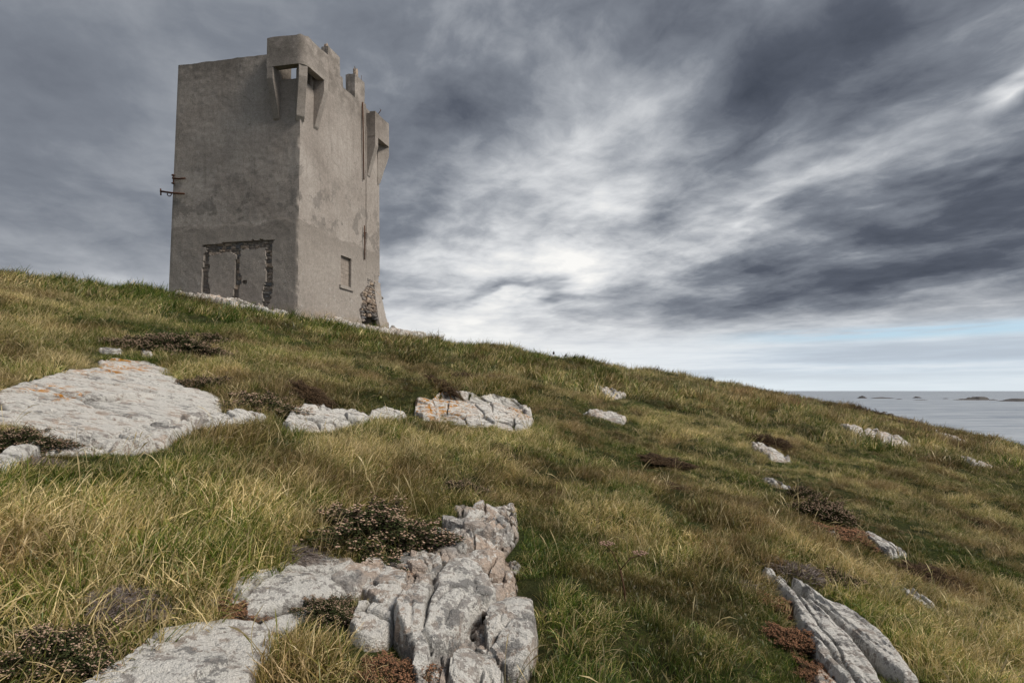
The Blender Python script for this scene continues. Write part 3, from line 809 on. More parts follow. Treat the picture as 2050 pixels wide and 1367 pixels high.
def outcrop(label, blocks, mat0, **base):
    root = empty('rock_outcrop', tuple(map(float, (*hitl(*blocks[0][0][0]), 0))))
    tag(root, label, 'rock', 'outcrops in the grass')
    root.location = (0, 0, 0)
    for i, b in enumerate(blocks):
        kw = dict(base); kw.update(b[3] if len(b) > 3 else {})
        rock('rock_block', b[0], b[1], b[2] or mat0, root, seed=40 + 13 * i + len(label), **kw)
    return root
G_, P_ = M_ROCK_GREY, M_ROCK_PINK
outcrop('cracked grey and pink rock outcrop in the foreground below the dark heather bush', [
    (z7([(1150, 110), (1400, 10), (1535, 30), (1540, 230), (1500, 290), (1430, 380), (1520, 440), (1530, 640), (1450, 740), (1560, 690), (1650, 725), (1690, 1000), (1670, 1130), (1600, 1250), (1430, 1290), (1420, 1500), (760, 1500), (760, 1180), (655, 990), (600, 870), (440, 700), (360, 580), (560, 420), (800, 345), (900, 330), (930, 220), (990, 170)]), .025, P_, dict(edge=.08, cell=.13, facet=.03, lift=.03, soil=.9, wob=.2, cuts=0)),
    (z7([(1150, 110), (1250, 50), (1400, 10), (1530, 25), (1535, 160), (1480, 230), (1360, 240), (1240, 190), (1150, 150)]), .13, G_),
    (z7([(1365, 248), (1450, 238), (1500, 280), (1400, 305)]), .08, G_),
    (z7([(985, 160), (1120, 165), (1240, 195), (1330, 238), (1390, 320), (1270, 295), (1150, 260), (1000, 190)]), .15, P_),
    (z7([(930, 220), (1000, 197), (1150, 268), (1270, 303), (1400, 340), (1420, 375), (1250, 382), (1150, 372), (1080, 358), (1000, 368), (900, 330)]), .09, P_, dict(facet=.04)),
    (z7([(985, 378), (1080, 366), (1118, 445), (1040, 468), (980, 440)]), .09, P_),
    (z7([(1090, 388), (1200, 388), (1210, 425), (1130, 440)]), .07, P_),
    (z7([(360, 580), (560, 420), (700, 375), (800, 340), (870, 370), (885, 415), (790, 445), (735, 495), (715, 580), (720, 645), (675, 715), (598, 860), (560, 800), (440, 700)]), .10, G_, dict(edge=.03, cut_slope=(.08, .3))),
    (z7([(722, 482), (860, 432), (915, 480), (858, 536), (770, 528)]), .11, P_),
    (z7([(872, 430), (970, 422), (983, 470), (930, 498)]), .10, P_),
    (z7([(724, 592), (830, 552), (897, 548), (858, 636), (790, 668), (732, 640)]), .08, P_),
    (z7([(622, 880), (702, 752), (862, 645), (902, 565), (1030, 474), (1115, 484), (1255, 545), (1325, 625), (1385, 722), (1375, 768), (1278, 828), (1198, 898), (1178, 958), (1098, 1058), (998, 1128), (948, 1188), (898, 1228), (800, 1367), (760, 1300), (765, 1180), (705, 1080), (655, 990)]), .15, G_, dict(edge=.03, cell=.45, facet=.010, dome=.02, cuts=9, cut_slope=(.06, .32))),
    (z7([(1122, 460), (1250, 388), (1400, 393), (1446, 420), (1446, 538), (1400, 556), (1300, 536), (1192, 488)]), .12, P_),
    (z7([(1268, 560), (1400, 572), (1498, 545), (1528, 640), (1450, 678), (1438, 738), (1392, 738), (1342, 630)]), .09, P_, dict(cell=.16)),
    (z7([(1460, 432), (1500, 440), (1510, 520), (1525, 628), (1482, 600), (1457, 540)]), .07, P_),
    (z7([(1312, 960), (1342, 882), (1462, 772), (1482, 724), (1560, 682), (1650, 722), (1660, 850), (1690, 1000), (1680, 1100), (1600, 1250), (1480, 1258), (1402, 1180), (1322, 1080)]), .15, G_, dict(edge=.03, cell=.35, dome=.02, cut_slope=(.08, .4))),
    (z7([(1080, 1180), (1150, 1122), (1220, 1084), (1328, 1102), (1396, 1230), (1430, 1290), (1420, 1500), (1010, 1500), (1048, 1250)]), .12, G_, dict(cell=.2, an=(.5, 1.5), rot=.3)),
    (z7([(980, 1162), (1048, 1152), (1030, 1218), (985, 1240)]), .09, P_, dict(edge=.03, cut_slope=(.08, .3))),
    (z7([(900, 1290), (958, 1252), (958, 1310), (890, 1345)]), .07, G_, dict(edge=.03, cut_slope=(.08, .3))),
    (z7([(988, 1250), (1020, 1242), (1008, 1340), (960, 1360)]), .07, P_, dict(edge=.03, cut_slope=(.08, .3))),
    (z7([(1300, 850), (1330, 815), (1345, 860), (1310, 890)]), .05, P_, dict(edge=.04)),
    (z7([(1240, 985), (1290, 980), (1285, 1040), (1245, 1040)]), .04, P_, dict(edge=.04)),
], G_, edge=.022, cell=.26, facet=.010, crack=.030, res=.0072, rough=.004, lift=.03, grow=.009, scale_h=.85, cuts=7, cut_slope=(.10, .55))
outcrop('low white lichened rock strip running to the bottom edge, left of the cracked outcrop', [
    (z6([(1330, 680), (1480, 590), (1650, 540), (1780, 400), (1900, 420), (2000, 450), (2050, 520), (2050, 600), (1900, 640), (1800, 700), (1600, 820), (1490, 860), (1420, 800), (1440, 720)]), .045, G_),
    (z6([(560, 1221), (700, 1130), (870, 1040), (1000, 900), (1150, 870), (1300, 840), (1420, 850), (1490, 880), (1480, 960), (1390, 1050), (1370, 1221), (1380, 1500), (200, 1560)]), .05, G_),
    (z7([(250, 565), (350, 495), (480, 440), (395, 540), (300, 580)]), .05, P_),
    (z7([(395, 850), (440, 740), (500, 760), (515, 850), (470, 930), (420, 900)]), .06, G_),
], rock_material('white_lichened_rock', .90, .5, .42), edge=.05, cell=.40, facet=.010, crack=.022, res=.0085, rough=.007, grow=.075, scale_h=1.6, cuts=9, cut_slope=(.03, .16))
M_STRIP = bpy.data.materials['white_lichened_rock']
for o in bpy.data.objects:
    if o.parent and o.parent.get('label', '').startswith('low white lichened') and o.data.materials[0] == G_: o.data.materials[0] = M_STRIP
outcrop('broad smooth whitish rock slab on the left with small orange lichen spots', [
    (z8([(-300, 480), (0, 440), (200, 360), (330, 310), (640, 220), (830, 205), (980, 190), (920, 125), (1100, 115), (1290, 135), (1440, 180), (1530, 270), (1640, 370), (1780, 395), (1930, 460), (1940, 520), (1880, 600), (1620, 640), (1450, 680), (1300, 700), (1100, 750), (960, 785), (830, 765), (640, 755), (480, 735), (360, 685), (180, 675), (0, 660), (-300, 640)]), .05, M_ROCK_WHITE,
     dict(edge=.10, res=.0115, cell=.75, an=(1.5, .55), rot=.22, facet=.014, crack=.04, dome=.03, grow=.07, cuts=10, cut_slope=(.01, .07), lichen=((135, 792, .16), (90, 776, .22), (205, 738, .3), (255, 730, .35), (245, 716, .25)))),
    (z8([(400, 745), (640, 768), (830, 778), (965, 795), (1000, 832), (1105, 822), (1015, 880), (800, 900), (560, 895), (300, 880), (240, 870), (400, 795)]), .07, M_ROCK_WHITE, dict(cell=.3)),
    (z8([(1080, 795), (1200, 725), (1300, 712), (1640, 675), (1695, 692), (1560, 760), (1450, 840), (1300, 860), (1120, 880), (1025, 890), (1122, 832)]), .09, M_ROCK_WHITE, dict(cell=.3)),
    (z8([(1640, 640), (1760, 610), (1850, 620), (1760, 665), (1690, 672)]), .08, P_),
    (z8([(1800, 655), (1900, 605), (2050, 588), (2150, 590), (2250, 625), (2100, 655), (1900, 682)]), .08, M_ROCK_WHITE),
    (z8([(-100, 1010), (0, 980), (120, 930), (230, 880), (330, 890), (230, 960), (100, 1030), (-100, 1080)]), .07, M_ROCK_WHITE),
    (z8([(900, 20), (980, 15), (1080, 30), (1060, 60), (950, 60)]), .045, G_),
    (z8([(1270, 30), (1340, 45), (1350, 90), (1290, 80)]), .045, G_),
], M_ROCK_WHITE, edge=.05, grow=.03, cell=.4, an=(1.3, .6), facet=.025, crack=.04, res=.010, rough=.008)
outcrop('thin pale rock ledge under the grassy bank, left of the orange spotted rock', [
    (z4([(-80, 455), (-40, 430), (40, 425), (80, 440), (20, 460)]), .10, M_ROCK_WHITE),
    (z4([(220, 475), (265, 405), (340, 385), (430, 380), (480, 410), (600, 405), (690, 450), (560, 475), (470, 490), (340, 488), (250, 492)]), .14, M_ROCK_WHITE),
    (z4([(715, 440), (730, 410), (790, 400), (900, 420), (850, 442)]), .12, M_ROCK_WHITE),
], M_ROCK_WHITE, edge=.06, grow=.05, cell=.28, an=(1.5, .7), facet=.018, crack=.04, res=.012, scale_h=.7)
outcrop('rounded pale rock with bright orange lichen in the middle of the slope', [
    (z4([(978, 402), (985, 340), (1040, 322), (1066, 340), (1078, 398), (1105, 420), (1100, 440), (1020, 432)]), .18, M_ROCK_WHITE, dict(lichen=((850, 800, .6), (845, 812, .5)))),
    (z4([(1075, 330), (1120, 288), (1180, 283), (1300, 288), (1415, 298), (1405, 360), (1413, 420), (1432, 465), (1300, 470), (1120, 438), (1112, 400), (1092, 380)]), .22, M_ROCK_WHITE, dict(lichen=((880, 790, .75), (895, 800, .6), (870, 784, .7)))),
    (z4([(1432, 300), (1560, 328), (1620, 368), (1650, 440), (1640, 480), (1560, 505), (1490, 490), (1447, 465), (1433, 420), (1423, 360)]), .20, M_ROCK_WHITE, dict(lichen=((1020, 808, .4), (1040, 818, .35)))),
    (z4([(1590, 365), (1635, 380), (1645, 410), (1610, 400)]), .12, M_ROCK_WHITE, dict(edge=.08)),
], M_ROCK_WHITE, edge=.07, grow=.035, cell=.42, facet=.014, crack=.05, res=.013, dome=.06, rot=.4, scale_h=.6, lift=.08, cuts=9, cut_slope=(.05, .3))
outcrop('long ribbed grey rock spine in the lower right, beside orange heather', [
    (z9([(520, 545), (580, 570), (680, 680), (800, 760), (900, 850), (1000, 950), (1080, 1050), (1160, 1150), (1300, 1400), (1060, 1400), (1000, 1221), (905, 1130), (842, 1055), (800, 960), (740, 860), (680, 720), (600, 640)]), .14, M_ROCK_RIB),
    (z9([(838, 1070), (900, 1140), (992, 1225), (1000, 1350), (850, 1350), (820, 1150)]), .06, P_),
    (z9([(700, 630), (780, 660), (900, 750), (1050, 820), (1200, 950), (1300, 1050), (1400, 1170), (1430, 1210), (1350, 1185), (1200, 1075), (1050, 935), (950, 850), (860, 765), (760, 680)]), .13, M_ROCK_RIB),
], M_ROCK_RIB, edge=.05, grow=.018, cell=.22, an=(.55, 4.0), rot='axis', facet=.010, crack=.020, res=.009, scale_h=.85, rough=.006, lift=.05)
SMALL = [
    (z9([(1075, 308), (1150, 322), (1250, 378), (1345, 430), (1260, 442), (1180, 392)]), .10, 'narrow pale rock rib behind the ribbed spine, next to dark heather', M_ROCK_RIB),
    (z9([(855, 283), (940, 328), (935, 352), (875, 322)]), .08, 'small white stone poking out under dark heather on the right', M_ROCK_RIB),
    (z9([(1325, 648), (1400, 662), (1500, 738), (1535, 772), (1440, 742)]), .07, 'little grey rock streak low in the grass right of the ribbed spine', M_ROCK_RIB),
    (z5([(370, 178), (430, 186), (500, 216), (440, 219), (385, 200)]), .16, 'flat pale rock high on the slope right of the orange spotted rock', M_ROCK_FAR),
    (z5([(330, 276), (400, 278), (490, 296), (475, 314), (400, 304), (350, 290)]), .15, 'pale rock strip just below the flat pale rock on the slope', M_ROCK_FAR),
    (z5([(985, 396), (1020, 398), (1070, 425), (1128, 460), (1060, 452), (1000, 424)]), .15, 'bright slanting rock under the dark heather bush right of centre', M_ROCK_FAR),
    (z5([(1333, 322), (1450, 352), (1560, 376), (1595, 400), (1480, 408), (1400, 374)]), .28, 'largest pale slanting slab on the far right hillside', M_ROCK_FAR),
    (z5([(1715, 362), (1760, 372), (1812, 396), (1770, 396)]), .25, 'small pale rock on the far right skyline above brown heather', M_ROCK_FAR),
    (z5([(1795, 452), (1860, 468), (1935, 497), (1850, 482)]), .2, 'thin pale rock streak on the right hillside nearest the frame edge', M_ROCK_FAR),
    (z5([(1028, 533), (1080, 545), (1135, 572), (1060, 556)]), .08, 'faint low rock in tawny grass above the dark heather strip', M_ROCK_FAR),
    (z7([(1090, 15), (1150, -5), (1200, 15), (1215, 55), (1170, 75), (1120, 60)]), .10, 'small brown rock tucked in heather above the cracked outcrop', rock_material('brown_rock', .1, .8, .75)),
    (z7([(1500, 420), (1530, 395), (1555, 420), (1550, 460), (1515, 465)]), .08, 'loose pale stone at the right edge of the cracked outcrop', G_),
]
for i, (pl, H, lb, m_) in enumerate(SMALL):
    dd = hitl(*pl[0])[1]
    o = rock('rock', pl, H, m_, None, edge=max(.05, .009 * dd), grow=.004 * dd, scale_h=.62, res=max(.009, .0020 * dd), cell=.12 + .02 * dd, facet=.010 + .002 * dd, crack=.04, an=(.6, 2.2), rot='axis', seed=400 + i)
    tag(o, lb, 'rock', 'outcrops in the grass')
# ledges the tower stands on
def px_plan(lst): return [(raydir(px, 640)[0] * d, d) for px, d in lst]
for i, (pl, H, lb) in enumerate([
    (px_plan([(352, 20.3), (365, 19.6), (420, 19.2), (480, 19.0), (520, 19.1), (535, 19.6), (480, 20.2), (400, 20.7)]), .42, 'long pink and white ledge under the doorway side of the tower'),
    (px_plan([(497, 19.0), (535, 18.7), (575, 18.6), (592, 18.9), (570, 19.4), (520, 19.5)]), .26, 'lower pale ledge just left of the tower front corner'),
    (px_plan([(577, 18.7), (590, 18.6), (602, 18.8), (595, 19.2), (580, 19.2)]), .22, 'small rounded stone at the foot of the tower front corner'),
    (px_plan([(628, 20.1), (668, 20.3), (720, 21.2), (775, 23.0), (790, 24.2), (740, 23.6), (690, 22.3), (640, 20.9)]), .26, 'pale ledge along the foot of the right wall of the tower'),
    (px_plan([(770, 24.4), (800, 24.2), (862, 25.6), (850, 26.6), (790, 26.0)]), .38, 'pale rock on the skyline just right of the tower'),
]):
    o = rock('rock_ledge', None, H, M_ROCK_FAR if i else rock_material('pink_ledge', .60, 1.0, .25), None, edge=.22, res=.03, cell=.5, an=(1.5, .8), facet=.09, crack=.08, seed=500 + i, plan=pl, rough=.05, wob=1.1, scale_h=.78)
    tag(o, lb, 'rock', 'ledges at the foot of the tower')

def rock_dist(x, y, margin=.6):
    """signed distance to the nearest rock outline (positive inside)"""
    d = np.full(np.shape(x), -9.0)
    for P in ROCKS:
        lo = P.min(0) - margin; hi = P.max(0) + margin
        m = (x > lo[0]) & (x < hi[0]) & (y > lo[1]) & (y < hi[1])
        if m.any(): d[m] = np.maximum(d[m], sdf(x[m], y[m], P))
    return d
gx = np.r_[-np.geomspace(220, 8.1, 70), np.linspace(-8, 8, 260), np.geomspace(8.1, 260, 110)]
gy = np.r_[np.linspace(-60, -2.2, 24), np.linspace(-2, 14, 260), np.geomspace(14.1, 420, 200)]
X, Y = np.meshgrid(gx, gy, indexing='ij')
RD = rock_dist(X, Y)
nr = smooth(-.45, -.02, RD)
Zg = ground(X, Y, True) * (1 - nr) + (ground(X, Y) - .05 * smooth(-.12, .03, RD)) * nr
g_o = mesh_obj('ground', np.stack([X, Y, Zg], -1).reshape(-1, 3), grid_faces(*X.shape), M_GROUND)
tag(g_o, 'rough grassy headland sloping down to the sea on the right', None, kind='structure')

# ------------------------------------------------------------------ islets
def islet(px, py, wpx, hpx, seed, label, humps):
    u, v = raydir(px, py + 1.2); d = SEA_Z / v
    w = wpx / FPX * d; h = hpx * .85 / FPX * d; x0 = u * d
    n = 60; a = np.linspace(-1, 1, n); b = np.linspace(-1, 1, 26)
    A, B = np.meshgrid(a, b, indexing='ij')
    prof = sum(hh * np.exp(-((A - c) / s) ** 2) for c, s, hh in humps)
    z = prof * np.maximum(1 - B * B, 0) ** .8 * (1 - np.clip(np.abs(A), 0, 1) ** 6)
    z = z * (1 + .9 * fbm(A * 7, B * 3 + seed, seed, 4)) + .10 * fbm(A * 14, B * 6, seed + 2, 3) * (z > .05)
    z = np.where(z > 0, .92 * np.tanh(z * 1.25), z)
    V = np.stack([x0 + A * w / 2, d + B * w * .28, SEA_Z - 2 + np.maximum(z, 0) * h + 2.05 * (z > .02)], -1)
    return tag(mesh_obj('rock_islet', V.reshape(-1, 3), grid_faces(n, 26), M_ISLET), label, 'islet', 'islets on the sea')
mt, t, out = material('islet_rock')
pos = t.n('ShaderNodeNewGeometry').outputs['Position']; sep = t.n('ShaderNodeSeparateXYZ'); t.put(sep.inputs[0], pos)
f = t.noise(pos, .03, 5, .6)
colr = t.ramp(f, [(.35, (.075, .070, .072)), (.65, (.12, .112, .108))])
colr = t.mix(t.m('MULTIPLY', t.rng(sep.outputs[2], SEA_Z + 16, SEA_Z + 26), t.rng(f, .4, .55)), colr, (.11, .115, .07))
principled(t, out, colr, .9); M_ISLET = mt
islet(1725, 796, 20, 7, 3, 'lone domed islet at the left end of the islet row', [(0.1, .55, 1)])
islet(1768, 796, 42, 3.4, 5, 'long flat dark skerry right of the domed islet', [(-.2, .35, .9), (.5, .4, .4), (-.8, .2, .4)])
islet(1800, 798, 13, 1.6, 6, 'tiny low skerry nearest the long flat one', [(0, .6, 1)])
islet(1835, 795.5, 19, 4.5, 8, 'small peaked islet in the middle of the row', [(0, .4, 1), (.6, .3, .3)])
islet(1843, 799.5, 26, 1.5, 9, 'thin skerry in front of the small peaked islet', [(0, .7, 1)])
islet(1893, 797, 11, 1.8, 11, 'tiny flat skerry left of the largest islet', [(0, .6, 1)])
islet(1953, 799.5, 72, 9, 13, 'largest islet with a broad hump and low tails', [(0.05, .28, 1), (.25, .2, .75), (-.6, .3, .32), (.75, .2, .22)])
islet(2052, 802, 95, 7.5, 15, 'grassy topped islet cut off by the right edge', [(-.35, .3, .95), (.1, .4, 1), (.6, .3, .7)])
mt, t, out = material('sea_foam')
pos = t.n('ShaderNodeNewGeometry').outputs['Position']
principled(t, out, (.75, .77, .78), .8); M_FOAM = mt
for (fx, fy, fw, i) in ((1962, 801, 86, 0), (1850, 801, 22, 1), (1913, 798.5, 22, 2)):
    u, v = raydir(fx, fy); d = SEA_Z / v; w = fw / FPX * d
    a = np.linspace(-1, 1, 40); rr = .5 + fbm(a * 7, a * 0, 60 + i, 3)
    V = np.concatenate([np.stack([u * d + a * w / 2, d - np.clip(rr, .05, 1) * 22, 0 * a + SEA_Z + .4], -1), np.stack([u * d + a * w / 2, d + np.clip(rr, .05, 1) * 18, 0 * a + SEA_Z + .4], -1)])
    F = np.stack([np.arange(39), np.arange(1, 40), np.arange(41, 80), np.arange(40, 79)], -1)
    tag(mesh_obj('surf', V, F, M_FOAM), ('white surf line round the largest islet', 'short white surf line by the small peaked islet', 'white surf streak left of the largest islet')[i], None, kind='stuff')
# ------------------------------------------------------------------ grass
def grass_material():
    mt, t, out = material('grass_blades')
    bt = t.n('ShaderNodeAttribute', attribute_name='bt').outputs['Fac']
    br = t.n('ShaderNodeAttribute', attribute_name='br').outputs['Fac']
    ti = t.n('ShaderNodeAttribute', attribute_type='INSTANCER', attribute_name='tint').outputs['Vector']
    sp = t.n('ShaderNodeSeparateXYZ'); t.put(sp.inputs[0], ti)
    dry, val, red = sp.outputs
    d = t.m('ADD', dry, t.m('MULTIPLY', t.m('SUBTRACT', br, .5), 1.15))
    d = t.m('ADD', d, t.m('MULTIPLY', t.m('SUBTRACT', bt, .45), .42))
    col = t.ramp(d, [(.05, (.048, .088, .010)), (.30, (.118, .165, .022)), (.50, (.235, .230, .062)), (.68, (.415, .322, .130)), (.92, (.63, .51, .28))])
    col = t.mix(t.m('MULTIPLY', red, .82), col, (.170, .088, .046))
    hsv = t.n('ShaderNodeHueSaturation'); t.put(hsv.inputs['Value'], val); t.put(hsv.inputs['Color'], col); hsv.inputs['Saturation'].default_value = 1.0
    col = hsv.outputs[0]
    df = t.n('ShaderNodeBsdfDiffuse'); t.put(df.inputs[0], col)
    tr = t.n('ShaderNodeBsdfTranslucent'); t.put(tr.inputs[0], col)
    gl = t.n('ShaderNodeBsdfGlossy'); gl.inputs['Roughness'].default_value = .45; t.put(gl.inputs[0], (.6, .6, .55))
    m1_ = t.n('ShaderNodeMixShader'); m1_.inputs[0].default_value = .30
    t.t.links.new(df.outputs[0], m1_.inputs[1]); t.t.links.new(tr.outputs[0], m1_.inputs[2])
    m2_ = t.n('ShaderNodeMixShader'); m2_.inputs[0].default_value = .05
    t.t.links.new(m1_.outputs[0], m2_.inputs[1]); t.t.links.new(gl.outputs[0], m2_.inputs[2])
    t.t.links.new(m2_.outputs[0], out.inputs['Surface'])
    return mt
M_GRASS = grass_material()
def blades_mesh(name, n, h0, h1, width, spread, lean, seed, seg=4, wild=.5, head=False):
    r = np.random.default_rng(seed)
    V = []; F = []; BT = []; BR = []
    for b in range(n):
        ang_ = r.uniform(0, 2 * math.pi); rad = spread * math.sqrt(r.random())
        p = np.array([rad * math.cos(ang_), rad * math.sin(ang_), -.02])
        L = r.uniform(h0, h1) * (1 - .25 * rad / max(spread, 1e-3)); w = width * r.uniform(.6, 1.25)
        az_ = r.normal(0, wild * 1.3); dr = np.array([math.cos(az_), math.sin(az_), 0])
        out_ = np.array([math.cos(ang_), math.sin(ang_), 0]) * .35 * rad / max(spread, 1e-3)
        tilt = abs(r.normal(lean * .45, .22)); bend = abs(r.normal(lean, .35))
        fa = r.uniform(0, 2 * math.pi); br = r.random()
        side0 = np.array([math.cos(fa), math.sin(fa), 0])
        i0 = len(V)
        for k in range(seg + 1):
            q = k / seg
            th = min(tilt + bend * q * q * 1.1, 2.0)
            d = dr * math.sin(th) + out_ * (1 - q) + np.array([0, 0, math.cos(th)])
            d /= np.linalg.norm(d)
            if k: p = p + d * L / seg
            sd = side0 - d * side0.dot(d); sd /= np.linalg.norm(sd) + 1e-9
            wq = w * (1 - q ** 1.6) * .5 + .0004
            if head: wq = w * .35 if q < .7 else w * (1.0 if k < seg else .2)
            V += [p - sd * wq, p + sd * wq]; BT += [q, q]; BR += [br, br]
            if k: F.append([i0 + 2 * k - 2, i0 + 2 * k - 1, i0 + 2 * k + 1, i0 + 2 * k])
    V = np.array(V); V[:, 2] = np.maximum(V[:, 2], -.04 + .03 * np.array(BT))
    return mesh_obj(name, V, np.array(F), M_GRASS, None, True, {'bt': ('FLOAT', BT), 'br': ('FLOAT', BR)})
TUFTS = bpy.data.collections.new('tuft_library')
LIB = []
def lib(o, i):
    o.name = 'tuft_%02d' % i; COL.objects.unlink(o); TUFTS.objects.link(o); LIB.append(o)
for i in range(8): lib(blades_mesh('tuft', 74, .04, .185, .0033, .09, (.4, .6, .85, 1.1)[i % 4], 900 + i, 5, 1.1), i)              # long wind-blown tufts
for i in range(4): lib(blades_mesh('tuft', 70, .03, .11, .0044, .085, .7, 950 + i, 3, 2.0), 8 + i)           # short turf
for i in range(5): lib(blades_mesh('tuft', 40, .08, .28, .0095, .15, .60, 970 + i, 3, 1.0), 12 + i)             # coarser, for the far slope
for i in range(4): lib(blades_mesh('tuft', 3, .26, .52, .0042, .06, .55, 990 + i, 6, .6, head=True), 17 + i)   # flowering stalks

for i in range(2): lib(blades_mesh('tuft', 16, .03, .075, .020, .07, 1.0, 1010 + i, 4, 3.0), 21 + i)            # broad-leaved weeds
def tower_mask(x, y):
    rx = x - TC[0]; ry = y - TC[1]
    det = E1[0] * E2[1] - E1[1] * E2[0]
    s = (rx * E2[1] - ry * E2[0]) / det; t = (E1[0] * ry - E1[1] * rx) / det
    return (s > -.25) & (s < S1 + .3) & (t > -.25) & (t < S2 + .3)
# heather patches: photo px, py of the foot centre, width and height in px, kind, label
HEATHER = [
    (742, 1100, 260, 112, 'A', 'large dark heather bush with many pinkish beige flowers above the cracked outcrop'),
    (668, 1070, 120, 60, 'A', 'heather spilling left from the large dark bush over the white rock strip'),
    (345, 704, 170, 52, 'A', 'long dark heather hummock behind the broad white slab'),
    (250, 696, 110, 40, 'A', 'brownish heather clump at the left end of the hummock behind the slab'),
    (420, 690, 90, 34, 'A', 'low heather at the right end of the hummock behind the slab'),
    (392, 776, 95, 42, 'A', 'beige flowered heather on the right shoulder of the broad white slab'),
    (520, 826, 170, 50, 'A', 'dark heather cushion between the broad slab and the thin pale ledge'),
    (610, 800, 90, 36, 'C', 'brown heather at the right end of the dark cushion'),
    (25, 900, 150, 62, 'A', 'heather tuft with beige flowers cut off by the left edge, below the slab'),
    (62, 935, 90, 30, 'D', 'purple grey twigs between the slab and the lower left rock strip'),
    (452, 1232, 85, 46, 'B', 'reddish heather sprig lying on the white rock strip'),
    (560, 1120, 130, 50, 'D', 'grey brown woody heather above the top of the white rock strip'),
    (650, 1240, 130, 45, 'A', 'mossy heather between the white strip and the cracked outcrop'),
    (785, 1370, 110, 110, 'B', 'pink tipped heather at the bottom edge left of the big grey block'),
    (90, 1350, 230, 95, 'A', 'dark heather bush in the bottom left corner with pale flowers'),
    (235, 1225, 150, 50, 'D', 'dead twiggy heather in the grass above the bottom left corner'),
    (930, 985, 80, 32, 'A', 'small heather behind the little brown rock'),
    (1600, 1300, 95, 100, 'B', 'bright orange brown heather spilling along the ribbed rock spine'),
    (1640, 1360, 75, 70, 'B', 'orange brown heather at the bottom edge left of the ribbed spine'),
    (1560, 1220, 85, 60, 'B', 'rusty heather at the upper end of the ribbed spine'),
    (1610, 1165, 110, 60, 'D', 'grey purple dead heather above the ribbed spine'),
    (1485, 1185, 90, 45, 'D', 'grey twiggy heather left of the ribbed spine'),
    (1690, 1175, 95, 40, 'A', 'dark heather right above the ribbed spine'),
    (1655, 1040, 110, 62, 'A', 'dark heather strip over the narrow pale rib'),
    (1615, 1000, 60, 40, 'A', 'upper end of the dark heather strip over the pale rib'),
    (1700, 1080, 100, 40, 'B', 'brown heather between the narrow pale ribs'),
    (1950, 1060, 120, 48, 'C', 'dark brown heather patch near the right edge'),
    (1540, 893, 85, 42, 'C', 'rounded dark bush above the bright slanting rock'),
    (1350, 985, 90, 30, 'C', 'low brown heather in the middle of the right slope'),
    (1880, 1165, 120, 34, 'C', 'rusty heather streak near the small rock streak on the right'),
    (1330, 930, 110, 28, 'C', 'brown patch in the tawny grass right of centre'),
    (1975, 1345, 140, 50, 'D', 'dark twiggy patch in the bottom right corner'),
    (1380, 1340, 130, 50, 'A', 'green heather at the bottom edge right of the cracked outcrop'),
    (970, 768, 150, 34, 'C', 'dark brown tussock on top of the orange spotted rock'),
    (880, 775, 90, 30, 'C', 'brown tussock behind the orange lichened end of the rock'),
    (1700, 838, 90, 22, 'C', 'brown heather band on the far right shoulder, upper left end'),
    (1775, 840, 130, 28, 'C', 'long red brown heather band on the far right skyline'),
    (1845, 862, 110, 24, 'C', 'red brown heather on the far right skyline beside the small rock'),
    (1740, 872, 90, 22, 'C', 'brown heather above the largest pale slab'),
    (1870, 893, 120, 22, 'C', 'brown heather below the far right skyline rock'),
    (1965, 905, 110, 22, 'C', 'brown heather on the far right skyline close to the edge'),
    (1450, 780, 50, 14, 'C', 'small brown heather on the hump of the skyline'),
    (1345, 815, 70, 14, 'C', 'brown heather streak below the skyline hump'),
    (1520, 800, 60, 14, 'C', 'thin brown heather patch left of the sea'),
    (640, 636, 24, 14, 'A', 'green tuft against the right wall near the tower corner'),
    (525, 613, 26, 12, 'A', 'mossy tuft at the foot of the tower doorway'),
]
HP = []
for h_ in HEATHER:
    q = hitl(h_[0], h_[1]); 
    if h_[1] < 660 and h_[0] < 700: q = np.array([raydir(h_[0], 640)[0] * 19.35, 19.35]) if h_[0] < 560 else np.array([raydir(h_[0], 640)[0] * 19.9, 19.9])
    HP.append((q[0], q[1], h_[2] / FPX * q[1]))
HPA = np.array(HP)
def heather_near(x, y):
    d = np.full(x.shape, 9.0)
    for (hx, hy, hw) in HP:
        d = np.minimum(d, np.hypot((x - hx) / (hw * .5), (y - hy - .2 * hw) / (hw * .42)))
    return d

pts = []
bands = [(-3, 1.2, 40, 0), (1.2, 2.2, 170, 0), (2.2, 4, 380, 0), (4, 6, 310, 0), (6, 9, 215, 0), (9, 13, 130, 0), (13, 18, 46, 1), (18, 25, 34, 1), (25, 34, 20, 1), (34, 48, 9, 1)]
P_XY = []; P_FAR = []
for y0, y1, dens, far in bands:
    xm = 1.18 * y1 + 1.2
    n = int((y1 - y0) * 2 * xm * dens)
    xx = rng.uniform(-xm, xm, n); yy = rng.uniform(y0, y1, n)
    k = np.abs(xx) < 1.15 * np.maximum(yy, 0) + 1.6
    P_XY.append(np.c_[xx[k], yy[k]]); P_FAR.append(np.full(k.sum(), far))
P_XY = np.concatenate(P_XY); P_FAR = np.concatenate(P_FAR)
rd = rock_dist(P_XY[:, 0], P_XY[:, 1])
hn = heather_near(P_XY[:, 0], P_XY[:, 1])
rag = fbm(P_XY[:, 0] / .22, P_XY[:, 1] / .22, 311, 2)
clump = .42 + .58 * smooth(-.20, .06, fbm(P_XY[:, 0] / .30, P_XY[:, 1] / .30, 317, 2))
keep = (rd < .006 + (.07 + .10 * smooth(4, 6, P_XY[:, 1])) * np.clip(rag, 0, 1)) & (rng.random(len(rd)) < clump) & ~tower_mask(P_XY[:, 0], P_XY[:, 1]) & ((hn > 1.0) | (rng.random(len(hn)) < .35 + .5 * smooth(.4, 1.0, hn)))
